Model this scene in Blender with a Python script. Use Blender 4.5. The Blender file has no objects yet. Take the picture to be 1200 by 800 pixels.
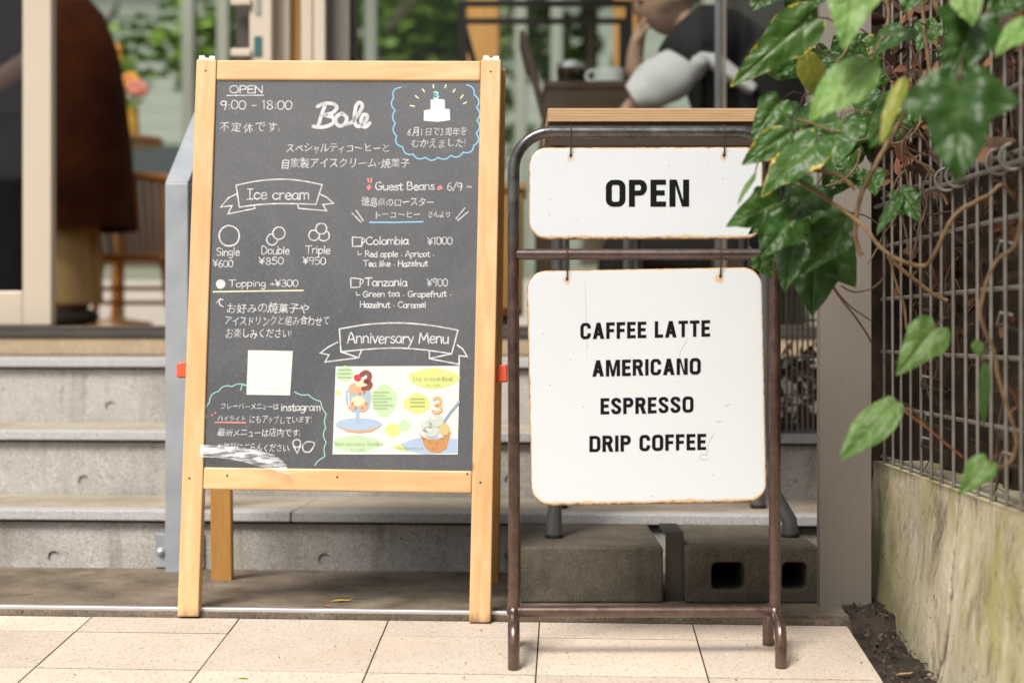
import bpy, bmesh, math, random
from mathutils import Vector, Matrix, noise as mnoise
random.seed(7)
R = math.radians
sc = bpy.context.scene
C = sc.collection

# ------------------------------------------------------------------ camera, sky, sun, exposure
CAMZ, FPX, HOR, CX = 0.48, 1900.0, 386.0, 600.0
cam_d = bpy.data.cameras.new('camera'); cam = bpy.data.objects.new('camera', cam_d); C.objects.link(cam)
cam.location = (0, 0, CAMZ); cam.rotation_euler = (R(90), 0, 0)
cam_d.sensor_width = 36; cam_d.lens = FPX / 1200 * 36
cam_d.shift_y = -(400 - HOR) / 1200 * 1.0
cam_d.clip_start = 0.05; cam_d.clip_end = 500
cam_d.dof.use_dof = True; cam_d.dof.focus_distance = 2.66; cam_d.dof.aperture_fstop = 2.8
sc.camera = cam
world = bpy.data.worlds.new('World'); sc.world = world; world.use_nodes = True
wn, wl = world.node_tree.nodes, world.node_tree.links
SUN_EL, SUN_AZ = R(52), R(-152)      # sun behind the photographer and to the left
sky = wn.new('ShaderNodeTexSky'); sky.sky_type = 'NISHITA'; sky.sun_disc = False
sky.sun_elevation = SUN_EL; sky.sun_rotation = SUN_AZ
sky.air_density = 1.0; sky.dust_density = 4.0; sky.ozone_density = 1.0
hs = wn.new('ShaderNodeHueSaturation'); hs.inputs['Saturation'].default_value = 0.25
wl.new(sky.outputs[0], hs.inputs['Color']); wl.new(hs.outputs[0], wn['Background'].inputs['Color'])
wn['Background'].inputs['Strength'].default_value = 0.088
sd = bpy.data.lights.new('sun', 'SUN'); sun = bpy.data.objects.new('sun', sd); C.objects.link(sun)
sd.energy = 2.6; sd.angle = R(22); sd.color = (1, 0.93, 0.83)
sdir = Vector((math.sin(SUN_AZ) * math.cos(SUN_EL), math.cos(SUN_AZ) * math.cos(SUN_EL), math.sin(SUN_EL)))
sun.rotation_euler = sdir.to_track_quat('Z', 'Y').to_euler(); sun.location = (-3, -4, 6)
vs = sc.view_settings
vs.view_transform = 'Standard'; vs.look = 'None'; vs.gamma = 1; vs.use_curve_mapping = False
vs.exposure = 0.6
sc.render.engine = 'CYCLES'
sc.cycles.use_denoising = True
sc.cycles.max_bounces = 8; sc.cycles.transparent_max_bounces = 16
sc.cycles.caustics_reflective = False; sc.cycles.caustics_refractive = False
sc.cycles.sample_clamp_indirect = 6

# ------------------------------------------------------------------ helpers
def P(px, py, Y):                        # point seen at photo pixel (px, py), Y metres ahead
    return Vector(((px - CX) / FPX * Y, Y, CAMZ - (py - HOR) / FPX * Y))
YAW = R(4); CS, SN = math.cos(YAW), math.sin(YAW)
def W(u, w, z): return Vector((u * CS + w * SN, -u * SN + w * CS, z))    # the cafe's own axes: u along the front, w into it
def BP(px, py, w):                       # (u, z) of a pixel on the cafe plane w
    d = (px - CX) / FPX
    Y = w / (d * SN + CS)
    x = d * Y
    return (x * CS - Y * SN, CAMZ - (py - HOR) / FPX * Y)
def srgb(r, g, b):
    f = lambda c: (c / 255) / 12.92 if c / 255 <= 0.04045 else ((c / 255 + 0.055) / 1.055) ** 2.4
    return (f(r), f(g), f(b), 1)
def c3(*a): return (a[0], a[1], a[2], 1)

def tag(o, label, cat, group=None, kind=None):
    o['label'] = label; o['category'] = cat
    if group: o['group'] = group
    if kind: o['kind'] = kind
    return o
def structure(o): o['kind'] = 'structure'; return o
def thing(name, label, cat, loc, group=None):
    o = bpy.data.objects.new(name, None); C.objects.link(o); o.location = loc
    o.empty_display_size = 0.05
    return tag(o, label, cat, group)
def wloc(o):
    v = Vector((0, 0, 0))
    while o: v += Vector(o.location); o = o.parent
    return v

class MB:
    def __init__(s, xf=None): s.v, s.f, s.xf, s.attr, s.uv = [], [], xf, {}, None
    def add(s, vs, fs):
        n = len(s.v)
        s.v += [Vector(s.xf(*p)) if s.xf else Vector(p) for p in vs]
        s.f += [tuple(n + i for i in f) for f in fs]
        return n
    def box(s, x0, x1, y0, y1, z0, z1):
        s.add([(x0,y0,z0),(x1,y0,z0),(x1,y1,z0),(x0,y1,z0),(x0,y0,z1),(x1,y0,z1),(x1,y1,z1),(x0,y1,z1)],
              [(0,3,2,1),(4,5,6,7),(0,1,5,4),(1,2,6,5),(2,3,7,6),(3,0,4,7)])
    def hexa(s, p):                      # 8 points ordered like box
        s.add(p, [(0,3,2,1),(4,5,6,7),(0,1,5,4),(1,2,6,5),(2,3,7,6),(3,0,4,7)])
    def bar(s, a, b, w, d, up=(0,-1,0)):     # rectangular bar from a to b; w across, d along up
        a, b = Vector(a), Vector(b); t = (b - a).normalized(); n = Vector(up); n = (n - t * n.dot(t)).normalized(); x = t.cross(n)
        q = []
        for e in (a, b):
            q += [e - x*w/2 - n*d/2, e + x*w/2 - n*d/2, e + x*w/2 + n*d/2, e - x*w/2 + n*d/2]
        s.hexa(q)
    def tube(s, path, r, n=10, cap=True):
        path = [Vector(p) for p in path]; k = len(path)
        rr = r if isinstance(r, (list, tuple)) else [r] * k
        N = None; rings = []
        for i, p in enumerate(path):
            t = (path[min(i+1, k-1)] - path[max(i-1, 0)]).normalized()
            if N is None: N = t.orthogonal().normalized()
            else: N = (N - t * N.dot(t)).normalized()
            B = t.cross(N)
            rings.append([p + (N * math.cos(a) + B * math.sin(a)) * rr[i] for a in [2*math.pi*j/n for j in range(n)]])
        fs = []
        for i in range(k-1):
            for j in range(n):
                fs.append((i*n+j, i*n+(j+1)%n, (i+1)*n+(j+1)%n, (i+1)*n+j))
        if cap: fs += [tuple(range(n-1, -1, -1)), tuple(range((k-1)*n, k*n))]
        s.add([q for r_ in rings for q in r_], fs)
    def lathe(s, c, prof, n=20, axis=(0,0,1)):   # prof: (radius, height) list
        c = Vector(c); ax = Vector(axis).normalized(); N = ax.orthogonal().normalized(); B = ax.cross(N)
        vs, fs = [], []
        for r, h in prof:
            for j in range(n):
                a = 2*math.pi*j/n
                vs.append(c + ax*h + (N*math.cos(a) + B*math.sin(a)) * max(r, 1e-5))
        for i in range(len(prof)-1):
            for j in range(n): fs.append((i*n+j, i*n+(j+1)%n, (i+1)*n+(j+1)%n, (i+1)*n+j))
        fs += [tuple(range(n-1,-1,-1)), tuple(range((len(prof)-1)*n, len(prof)*n))]
        s.add(vs, fs)
    def ball(s, c, rx, ry, rz, n=14):
        c = Vector(c); vs, fs = [], []
        for i in range(n+1):
            th = math.pi*i/n
            for j in range(n):
                a = 2*math.pi*j/n
                vs.append(c + Vector((rx*math.sin(th)*math.cos(a), ry*math.sin(th)*math.sin(a), rz*math.cos(th))))
        for i in range(n):
            for j in range(n): fs.append((i*n+j, (i+1)*n+j, (i+1)*n+(j+1)%n, i*n+(j+1)%n))
        s.add(vs, fs)
    def build(s, name, mat, parent=None, smooth=False, bevel=0, at=None, fix=True):
        me = bpy.data.meshes.new(name)
        if parent is not None: o0 = wloc(parent)
        elif at is not None: o0 = Vector(at)
        elif s.v:
            lo = [min(p[i] for p in s.v) for i in range(3)]; hi = [max(p[i] for p in s.v) for i in range(3)]
            o0 = Vector(((lo[0]+hi[0])/2, (lo[1]+hi[1])/2, lo[2]))
        else: o0 = Vector()
        me.from_pydata([p - o0 for p in s.v], [], s.f); me.update()
        for k, vals in s.attr.items():
            if len(vals) == len(me.vertices):
                a = me.attributes.new(k, 'FLOAT', 'POINT'); a.data.foreach_set('value', vals)
        if fix:
            bm = bmesh.new(); bm.from_mesh(me); bmesh.ops.remove_doubles(bm, verts=bm.verts, dist=1e-6) if not s.attr else None
            bmesh.ops.recalc_face_normals(bm, faces=bm.faces); bm.to_mesh(me); bm.free()
        if mat: me.materials.append(mat)
        if smooth:
            me.polygons.foreach_set('use_smooth', [True] * len(me.polygons))
        o = bpy.data.objects.new(name, me); C.objects.link(o)
        if parent is not None: o.parent = parent
        else: o.location = o0
        if bevel:
            m = o.modifiers.new('b', 'BEVEL'); m.width = bevel; m.segments = 2; m.limit_method = 'ANGLE'; m.harden_normals = False
        if smooth and smooth != 'all':
            m = o.modifiers.new('e', 'EDGE_SPLIT'); m.split_angle = R(40)
        return o

def bake(o):                               # turn an object's modifiers into plain mesh
    dg = bpy.context.evaluated_depsgraph_get()
    me = bpy.data.meshes.new_from_object(o.evaluated_get(dg)); o.modifiers.clear(); o.data = me
    return o

# ------------------------------------------------------------------ materials
def newmat(name):
    m = bpy.data.materials.new(name); m.use_nodes = True
    nt = m.node_tree; b = nt.nodes['Principled BSDF']
    return m, nt, nt.nodes, nt.links, b
def coords(nt, scale=(1,1,1), kind='Object', rot=(0,0,0)):
    t = nt.nodes.new('ShaderNodeTexCoord'); mp = nt.nodes.new('ShaderNodeMapping')
    mp.inputs['Scale'].default_value = scale; mp.inputs['Rotation'].default_value = rot
    nt.links.new(t.outputs[kind], mp.inputs[0]); return mp.outputs[0]
def nz(nt, vec, scale, detail=6, rough=0.6, dist=0):
    n = nt.nodes.new('ShaderNodeTexNoise'); n.inputs['Scale'].default_value = scale; n.inputs['Detail'].default_value = detail
    n.inputs['Roughness'].default_value = rough; n.inputs['Distortion'].default_value = dist
    nt.links.new(vec, n.inputs['Vector']); return n.outputs['Fac']
def ramp(nt, fac, stops):
    r = nt.nodes.new('ShaderNodeValToRGB'); e = r.color_ramp.elements
    while len(e) < len(stops): e.new(0.5)
    for i, (p, col) in enumerate(stops): e[i].position = p; e[i].color = col
    nt.links.new(fac, r.inputs[0]); return r.outputs[0]
def mixc(nt, fac, a, b, mode='MIX'):
    m = nt.nodes.new('ShaderNodeMix'); m.data_type = 'RGBA'; m.blend_type = mode
    for s_, val in ((m.inputs[0], fac), (m.inputs[6], a), (m.inputs[7], b)):
        if hasattr(val, 'links'): nt.links.new(val, s_)
        else: s_.default_value = val
    return m.outputs[2]
def math_(nt, op, a, b=0.5):
    m = nt.nodes.new('ShaderNodeMath'); m.operation = op
    for s_, val in ((m.inputs[0], a), (m.inputs[1], b)):
        if hasattr(val, 'links'): nt.links.new(val, s_)
        else: s_.default_value = val
    return m.outputs[0]
def attr(nt, name):
    a = nt.nodes.new('ShaderNodeAttribute'); a.attribute_name = name; return a.outputs['Fac']
def bump(nt, b, h, strength=0.3, dist=0.01):
    bp = nt.nodes.new('ShaderNodeBump'); bp.inputs['Strength'].default_value = strength; bp.inputs['Distance'].default_value = dist
    nt.links.new(h, bp.inputs['Height']); nt.links.new(bp.outputs[0], b.inputs['Normal'])
W0, B0 = (1,1,1,1), (0,0,0,1)
def simple(name, a, b2=None, rough=0.5, metal=0.0, scale=6, stretch=(1,1,1), bmp=0, bscale=60, spec=0.5, detail=6):
    m, nt, N, L, b = newmat(name)
    b.inputs['Roughness'].default_value = rough; b.inputs['Metallic'].default_value = metal
    b.inputs['Specular IOR Level'].default_value = spec
    if b2 is None: b.inputs['Base Color'].default_value = a
    else:
        v = coords(nt, stretch)
        L.new(ramp(nt, nz(nt, v, scale, detail), [(0.35, a), (0.68, b2)]), b.inputs['Base Color'])
    if bmp:
        bump(nt, b, nz(nt, coords(nt, stretch), bscale, 5), bmp, 0.004)
    return m
def wood(name, a, b2, grain=(60,60,3), rough=0.45, foot=False):
    m, nt, N, L, b = newmat(name)
    v = coords(nt, grain)
    g = nz(nt, v, 1.0, 6, 0.6, 0.4)
    big = nz(nt, coords(nt, (4,4,1.5)), 1.2, 3)
    col = ramp(nt, g, [(0.3, a), (0.62, b2)])
    dark = (b2[0]*0.72, b2[1]*0.66, b2[2]*0.55, 1)
    col = mixc(nt, ramp(nt, big, [(0.45, B0), (0.8, (0.55,0.55,0.55,1))]), col, dark)
    kn = nt.nodes.new('ShaderNodeTexVoronoi'); kn.inputs['Scale'].default_value = 1.0
    L.new(coords(nt, tuple(max(5, x_*0.22) if x_ > 10 else 5.5 for x_ in grain)), kn.inputs['Vector'])
    col = mixc(nt, ramp(nt, kn.outputs['Distance'], [(0.02, (0.75,)*3+(1,)), (0.075, B0)]), col, (b2[0]*0.35, b2[1]*0.28, b2[2]*0.22, 1))
    if foot:
        sx = N.new('ShaderNodeSeparateXYZ'); t0 = N.new('ShaderNodeTexCoord'); L.new(t0.outputs['Object'], sx.inputs[0])
        fz_ = math_(nt, 'ADD', math_(nt, 'MULTIPLY', sx.outputs[2], -22.0), math_(nt, 'MULTIPLY', nz(nt, coords(nt, (60,60,12)), 1.0, 5), 1.3))
        col = mixc(nt, ramp(nt, fz_, [(0.30, B0), (0.75, (0.7,)*3+(1,))]), col, c3(0.16,0.085,0.05))
        smu = ramp(nt, nz(nt, coords(nt, (5,5,2.5)), 3.0, 7, 0.75), [(0.60, B0), (0.78, (0.35,)*3+(1,))])
        col = mixc(nt, smu, col, c3(0.30,0.20,0.12))
    L.new(col, b.inputs['Base Color']); b.inputs['Roughness'].default_value = rough
    bump(nt, b, g, 0.15, 0.002)
    return m

WOODV = wood('pine_upright', c3(0.76,0.51,0.275), c3(0.64,0.385,0.175), foot=True)
WOODH = wood('pine_across', c3(0.76,0.51,0.275), c3(0.64,0.385,0.175), (3,60,60))
WOODR = wood('pine_rear', c3(0.62,0.34,0.10), c3(0.52,0.26,0.07))
WHITEPL = simple('white_plastic', c3(0.8,0.8,0.8), rough=0.35)
RED = simple('red_plastic', c3(0.75,0.09,0.03), rough=0.4)
CHALK = simple('chalk_white', c3(0.42,0.43,0.44), c3(0.74,0.75,0.76), rough=0.8, scale=90, detail=4)
CHALKS = {k: simple('chalk_'+k, v, rough=0.8) for k, v in dict(
    blue=c3(0.25,0.55,0.78), pink=c3(0.85,0.25,0.25), yellow=c3(0.75,0.75,0.45), teal=c3(0.30,0.55,0.50), cyan=c3(0.35,0.75,0.78), soft=c3(0.72,0.74,0.77)).items()}
GALV, ntg, _, Lg, bg = newmat('galvanised_steel')
vg = coords(ntg)
Lg.new(ramp(ntg, nz(ntg, vg, 9, 6), [(0.35, c3(0.30,0.33,0.37)), (0.7, c3(0.42,0.45,0.49))]), bg.inputs['Base Color'])
bg.inputs['Metallic'].default_value = 0.25; bg.inputs['Roughness'].default_value = 0.5
ALU = simple('brushed_aluminium', c3(0.75,0.75,0.76), rough=0.35, metal=0.7)
STEELG = simple('grey_tube', c3(0.13,0.135,0.14), c3(0.20,0.205,0.21), rough=0.35, metal=0.6)
DARKRUB = simple('black_rubber', c3(0.02,0.02,0.02), rough=0.6)

def concrete(name, a, b2, dirt, pits=0.6, dirt_amt=0.7, scale=5, green=None, speck=0.4, drips=0.0):
    m, nt, N, L, b = newmat(name)
    v = coords(nt)
    base = ramp(nt, nz(nt, v, scale, 8, 0.65), [(0.32, a), (0.7, b2)])
    d = ramp(nt, nz(nt, v, scale*0.6, 6, 0.7, 0.6), [(0.5, B0), (0.75, (dirt_amt,)*3+(1,))])
    col = mixc(nt, d, base, dirt)
    fine = ramp(nt, nz(nt, v, 260, 3, 0.7), [(0.35, (1-speck,)*3+(1,)), (0.65, (1+speck*0.3,)*3+(1,))])
    col = mixc(nt, 1.0, col, fine, 'MULTIPLY')
    pit = ramp(nt, nz(nt, v, 70, 2, 0.5), [(0.24, W0), (0.29, B0)])
    col = mixc(nt, math_(nt, 'MULTIPLY', pit, pits), col, (dirt[0]*0.4, dirt[1]*0.4, dirt[2]*0.4, 1))
    if drips:
        dr_ = ramp(nt, nz(nt, coords(nt, (9,9,0.9)), 1.6, 7, 0.75, 0.3), [(0.52, B0), (0.70, (drips,)*3+(1,))])
        col = mixc(nt, dr_, col, (dirt[0]*0.75, dirt[1]*0.75, dirt[2]*0.75, 1))
        lt_ = ramp(nt, nz(nt, coords(nt, (3,3,3)), 4.5, 8, 0.8), [(0.60, B0), (0.72, (0.35,)*3+(1,))])
        col = mixc(nt, lt_, col, c3(0.62,0.60,0.57))
    if green:
        gm = ramp(nt, nz(nt, coords(nt, (1,1,0.4)), 4, 6, 0.7), [(0.5, B0), (0.72, (0.8,0.8,0.8,1))])
        col = mixc(nt, gm, col, green)
    L.new(col, b.inputs['Base Color']); b.inputs['Roughness'].default_value = 0.85
    bump(nt, b, nz(nt, v, 90, 6, 0.7), 0.35, 0.004)
    return m
RISER = concrete('riser_concrete', c3(0.41,0.39,0.365), c3(0.57,0.55,0.525), c3(0.25,0.22,0.18), speck=0.45, drips=0.6)
TREAD = concrete('tread_concrete', c3(0.40,0.345,0.27), c3(0.53,0.47,0.385), c3(0.18,0.14,0.09), pits=0.2)
APRON = concrete('apron_concrete', c3(0.12,0.09,0.06), c3(0.33,0.27,0.205), c3(0.06,0.042,0.024), pits=0.6, dirt_amt=0.85, scale=9, speck=0.5)
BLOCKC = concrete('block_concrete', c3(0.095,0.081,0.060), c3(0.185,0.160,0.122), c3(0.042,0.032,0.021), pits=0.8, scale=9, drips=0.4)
WALLC = concrete('wall_concrete', c3(0.30,0.28,0.24), c3(0.38,0.36,0.31), c3(0.22,0.20,0.17))

m_, nt, N, L, b = newmat('granite'); GRANITE = m_
v = coords(nt); L.new(ramp(nt, nz(nt, v, 330, 3, 0.8), [(0.3, c3(0.20,0.20,0.20)), (0.5, c3(0.44,0.44,0.445)), (0.7, c3(0.60,0.60,0.60))]), b.inputs['Base Color']); b.inputs['Roughness'].default_value = 0.7

m_, nt, N, L, b = newmat('paver'); PAVER = m_
v = coords(nt)
t = attr(nt, 'tint')
col = ramp(nt, nz(nt, v, 5, 7, 0.65), [(0.3, c3(0.555,0.475,0.405)), (0.7, c3(0.67,0.59,0.515))])
col = mixc(nt, 1.0, col, ramp(nt, t, [(0, (0.88,0.87,0.86,1)), (1, (1.06,1.04,1.0,1))]), 'MULTIPLY')
sp = ramp(nt, nz(nt, v, 190, 3, 0.6), [(0.36, W0), (0.43, B0)])
col = mixc(nt, math_(nt, 'MULTIPLY', sp, 0.6), col, c3(0.22,0.14,0.08))
sp2 = ramp(nt, nz(nt, v, 260, 2, 0.6), [(0.62, B0), (0.70, W0)])
col = mixc(nt, math_(nt, 'MULTIPLY', sp2, 0.4), col, c3(0.85,0.80,0.70))
st = ramp(nt, nz(nt, v, 2.2, 6, 0.7, 0.5), [(0.52, B0), (0.75, (0.45,)*3+(1,))])
col = mixc(nt, st, col, c3(0.50,0.38,0.25))
L.new(col, b.inputs['Base Color']); b.inputs['Roughness'].default_value = 0.85
bump(nt, b, nz(nt, v, 220, 4, 0.7), 0.4, 0.002)
SOIL = simple('soil', c3(0.010,0.007,0.005), c3(0.055,0.036,0.026), rough=0.95, scale=40, bmp=1.0, bscale=70)
ROADM = simple('asphalt', c3(0.05,0.05,0.052), c3(0.08,0.08,0.08), rough=0.9, scale=30)

# frame of the steel sign: dark worn steel at the top turning to rust brown lower down
m_, nt, N, L, b = newmat('rusty_tube'); TUBE = m_
v = coords(nt)
tz = nt.nodes.new('ShaderNodeTexCoord'); sx = nt.nodes.new('ShaderNodeSeparateXYZ'); L.new(tz.outputs['Object'], sx.inputs[0])
hgt = ramp(nt, math_(nt, 'ADD', sx.outputs[2], math_(nt, 'MULTIPLY', nz(nt, v, 18, 5), 0.12)), [(0.0, W0), (1.0, B0)])
hm = nt.nodes.new('ShaderNodeMapRange'); hm.inputs[1].default_value = 0.73; hm.inputs[2].default_value = 0.665; L.new(math_(nt, 'ADD', sx.outputs[2], math_(nt, 'MULTIPLY', nz(nt, v, 14, 5), 0.10)), hm.inputs[0])
rust = mixc(nt, ramp(nt, nz(nt, v, 40, 6, 0.7), [(0.35, B0), (0.65, W0)]), c3(0.075,0.040,0.032), c3(0.15,0.085,0.065))
blk = mixc(nt, ramp(nt, nz(nt, v, 30, 6, 0.7), [(0.4, B0), (0.7, W0)]), c3(0.045,0.043,0.043), c3(0.16,0.155,0.15))
L.new(mixc(nt, hm.outputs[0], blk, rust), b.inputs['Base Color'])
L.new(ramp(nt, nz(nt, v, 50, 5), [(0.3, (0.16,)*3+(1,)), (0.7, (0.42,)*3+(1,))]), b.inputs['Roughness'])
b.inputs['Metallic'].default_value = 0.6; b.inputs['Coat Weight'].default_value = 0.7; b.inputs['Coat Roughness'].default_value = 0.22; b.inputs['Coat IOR'].default_value = 1.7; bump(nt, b, nz(nt, v, 130, 4), 0.2, 0.001)

# enamel plate: white with rust creeping in from the edges and below the hook holes
m_, nt, N, L, b = newmat('enamel'); ENAMEL = m_
v = coords(nt)
e = attr(nt, 'rustmask')
f = math_(nt, 'ADD', e, math_(nt, 'MULTIPLY', math_(nt, 'SUBTRACT', nz(nt, v, 85, 6, 0.75), 0.5), 0.9))
f2 = math_(nt, 'ADD', e, math_(nt, 'MULTIPLY', math_(nt, 'SUBTRACT', nz(nt, v, 25, 6, 0.75), 0.5), 0.9))
col = mixc(nt, ramp(nt, nz(nt, v, 3, 4), [(0.4, B0), (0.8, (0.5,)*3+(1,))]), c3(0.68,0.715,0.75), c3(0.62,0.65,0.68))
sc1 = ramp(nt, nz(nt, coords(nt, (30,30,6), rot=(0,0.5,0)), 2.6, 4, 0.5), [(0.20, W0), (0.24, B0)])
col = mixc(nt, math_(nt, 'MULTIPLY', sc1, 0.35), col, c3(0.5,0.47,0.43))
col = mixc(nt, ramp(nt, f2, [(0.50, B0), (0.78, (0.75,)*3+(1,))]), col, c3(0.62,0.36,0.10))
col = mixc(nt, ramp(nt, f, [(0.74, B0), (0.95, W0)]), col, c3(0.22,0.09,0.025))
L.new(col, b.inputs['Base Color']); b.inputs['Roughness'].default_value = 0.3
LETTER = simple('black_lettering', c3(0.008,0.008,0.009), rough=0.9, spec=0.15)

# the blackboard: black panel, wiped chalk dust, under a glossy clear cover
m_, nt, N, L, b = newmat('blackboard'); BOARD = m_
v = coords(nt)
dust = ramp(nt, nz(nt, v, 2.6, 6, 0.62, 1.2), [(0.36, c3(0.010,0.011,0.015)), (0.64, c3(0.052,0.051,0.052))])
fine = ramp(nt, nz(nt, v, 240, 3, 0.7), [(0.55, B0), (0.75, (0.5,)*3+(1,))])
L.new(mixc(nt, fine, dust, c3(0.15,0.15,0.15)), b.inputs['Base Color'])
b.inputs['Roughness'].default_value = 0.55
b.inputs['Coat Weight'].default_value = 1.0; b.inputs['Coat Roughness'].default_value = 0.06; b.inputs['Coat IOR'].default_value = 1.85
FILM, nt, N, L, b = newmat('glare_painted_film')
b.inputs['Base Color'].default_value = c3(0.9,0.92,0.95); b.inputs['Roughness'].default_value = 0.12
tr = N.new('ShaderNodeBsdfTransparent'); mx = N.new('ShaderNodeMixShader'); L.new(ramp(nt, nz(nt, coords(nt, (8,8,60)), 4, 5), [(0.40, (0.06,)*3+(1,)), (0.66, (0.75,)*3+(1,))]), mx.inputs[0])  # white wisps in the film's colour stand for its glare
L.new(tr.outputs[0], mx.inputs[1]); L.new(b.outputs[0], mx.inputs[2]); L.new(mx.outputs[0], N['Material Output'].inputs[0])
def glass(name, tint=(0.95,0.97,0.96), ior=1.5):
    m, nt, N, L, b = newmat(name); N.remove(b)
    fr = N.new('ShaderNodeFresnel'); fr.inputs[0].default_value = ior
    gl = N.new('ShaderNodeBsdfGlossy'); gl.inputs['Roughness'].default_value = 0.02
    tr = N.new('ShaderNodeBsdfTransparent'); tr.inputs[0].default_value = tint + (1,)
    mx = N.new('ShaderNodeMixShader'); L.new(fr.outputs[0], mx.inputs[0]); L.new(tr.outputs[0], mx.inputs[1]); L.new(gl.outputs[0], mx.inputs[2])
    L.new(mx.outputs[0], N['Material Output'].inputs[0]); return m
GLASS = glass('window_glass', ior=1.2); DGLASS = glass('door_glass', (0.80,0.80,0.82), 1.35)

# ------------------------------------------------------------------ ground
SL = 0.084; WSTRIP = 2.735
def pave_z(w): return -0.012 - SL * (WSTRIP - w) if w > 0.3 else -0.012 - SL * (WSTRIP - 0.3)
g = MB(); g.add([(-150,-150,-0.60),(150,-150,-0.60),(150,150,-0.60),(-150,150,-0.60)], [(0,1,2,3)])
structure(g.build('ground', SOIL))
g = MB(); g.add([(-60,-11,-0.34),(60,-11,-0.34),(60,0.0,-0.34),(-60,0.0,-0.34)], [(0,1,2,3)])
structure(g.build('road', ROADM))
# pavers: one sheet of laid slabs with open joints, on a dark bed
pv = MB(W); tint = []
tw, td, gap = 0.2565, 0.205, 0.0022
jx0 = 0.0
def rowlist():
    out = [(2.634, WSTRIP - 0.006)]; w = 2.634
    while w > 0.2: out.append((w - td, w)); w -= td
    return out
random.seed(11)
for (wa, wb) in rowlist():
    for k in range(-9, 3):
        # joints run a little off square to the front
        ua = lambda w, k=k: -0.1405 + k * tw - 0.035 * (w - 2.62)
        if k == 2: continue
        a0, a1 = ua(wa) + gap/2, ua(wa) + tw - gap/2; b0, b1 = ua(wb) + gap/2, ua(wb) + tw - gap/2
        h = random.uniform(-0.0003, 0.0003); rg = random.uniform(0.0022, 0.0042); za, zb = pave_z(wa + rg/2) + h, pave_z(wb - rg/2) + h
        ch = 0.0004
        A, Bq = wa + rg/2, wb - rg/2
        n0 = len(pv.v)
        pv.add([(a0,A,za-0.03),(a1,A,za-0.03),(b1,Bq,zb-0.03),(b0,Bq,zb-0.03),
                (a0,A,za-ch),(a1,A,za-ch),(b1,Bq,zb-ch),(b0,Bq,zb-ch),
                (a0+ch,A+ch,za),(a1-ch,A+ch,za),(b1-ch,Bq-ch,zb),(b0+ch,Bq-ch,zb)],
               [(0,1,5,4),(1,2,6,5),(2,3,7,6),(3,0,4,7),(4,5,9,8),(5,6,10,9),(6,7,11,10),(7,4,8,11),(8,9,10,11)])
        tint += [random.random()] * (len(pv.v) - n0)
pv.attr['tint'] = tint
structure(pv.build('pavement', PAVER))
bed = MB(W); bed.add([(-3.5,0.0,pave_z(0)-0.0009),(0.40,0.0,pave_z(0)-0.0009),(0.40,0.3,pave_z(0.3)-0.0009),(-3.5,0.3,pave_z(0.3)-0.0009),
                      (0.36,WSTRIP-0.004,pave_z(WSTRIP)-0.0009),(-3.5,WSTRIP-0.004,pave_z(WSTRIP)-0.0009)], [(0,1,2,3),(3,2,4,5)])
structure(bed.build('soil', SOIL))
# concrete apron with an aluminium strip along its edge
ap = MB(W); ap.box(-4, 0.62, WSTRIP + 0.016, 3.6, -0.3, 0.0); ap.box(-4, 0.36, WSTRIP - 0.002, WSTRIP + 0.003, -0.3, -0.003)
structure(ap.build('concrete_apron', APRON))
es = MB(W)
u1, _ = BP(748, 722, WSTRIP)
es.box(-4, u1, WSTRIP + 0.003, WSTRIP + 0.016, -0.05, 0.003)
tag(es.build('edge_strip', ALU, bevel=0.001), 'thin pale aluminium strip along the concrete edge behind the paving', 'edge strip')

# ------------------------------------------------------------------ stairs
st = thing('concrete_stairs', 'worn concrete stairs with pale granite nosings leading up to the cafe door', 'stairs', W(-0.6, 3.2, 0))
S = [(3.185, 0.118, 0.0), (3.485, 0.2577, 0.118), (3.825, 0.412, 0.2577)]   # nosing front w, tread z, riser foot z
UL, UR = -4.0, 0.75
NOSE_T = [0.0245, 0.0245, 0.0265]
holes = [(63, 652, 0), (380, 655, 0), (98, 563, 1), (129, 476, 2), (598, 652, 0), (598, 562, 1)]
nexts = [3.497, 3.837, 4.2]
for i, (w, z, zf) in enumerate(S):
    rw = w + 0.018
    rb = MB(W); rb.box(UL, UR, rw, nexts[i] - 0.001 if i < 2 else 5.0, zf - 0.1, z - NOSE_T[i] - 0.002)
    riser = rb.build('riser', RISER, st, fix=True)
    cut = MB(W)
    for (hx, hy, hi) in holes:
        if hi == i:
            u, hz = BP(hx, hy, rw); cut.lathe((u, rw - 0.006, hz), [(0.0125, 0), (0.0125, 0.011)], 24, (0,1,0))
    if cut.v:
        co = cut.build('cutter', None, st)
        bm = riser.modifiers.new('h', 'BOOLEAN'); bm.operation = 'DIFFERENCE'; bm.object = co; bm.solver = 'EXACT'
        bpy.context.view_layer.update(); bake(riser); bpy.data.objects.remove(co)
    if not riser.data.materials: riser.data.materials.append(RISER)
    # nosing slab split in long pieces; the tread face behind it
    nb = MB(W); u = UL; joints = [BP(341, 600, w)[0], BP(935, 600, w)[0]]
    cuts = [UL, joints[0] - 1.2, joints[0], UR]
    for a, b_ in zip(cuts[:-1], cuts[1:]): nb.box(a + 0.0015, b_ - 0.0015, w, w + 0.05, z - NOSE_T[i] + 0.004, z)
    nb.build('nosing', GRANITE, st, bevel=0.0025)
    tb = MB(W)
    for a, b_ in zip(cuts[:-1], cuts[1:]): tb.box(a + 0.001, b_ - 0.001, w + 0.0505, (nexts[i] if i < 2 else 4.2), z - NOSE_T[i] + 0.002, z - 0.0015)
    tb.build('tread', TREAD, st)

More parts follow.
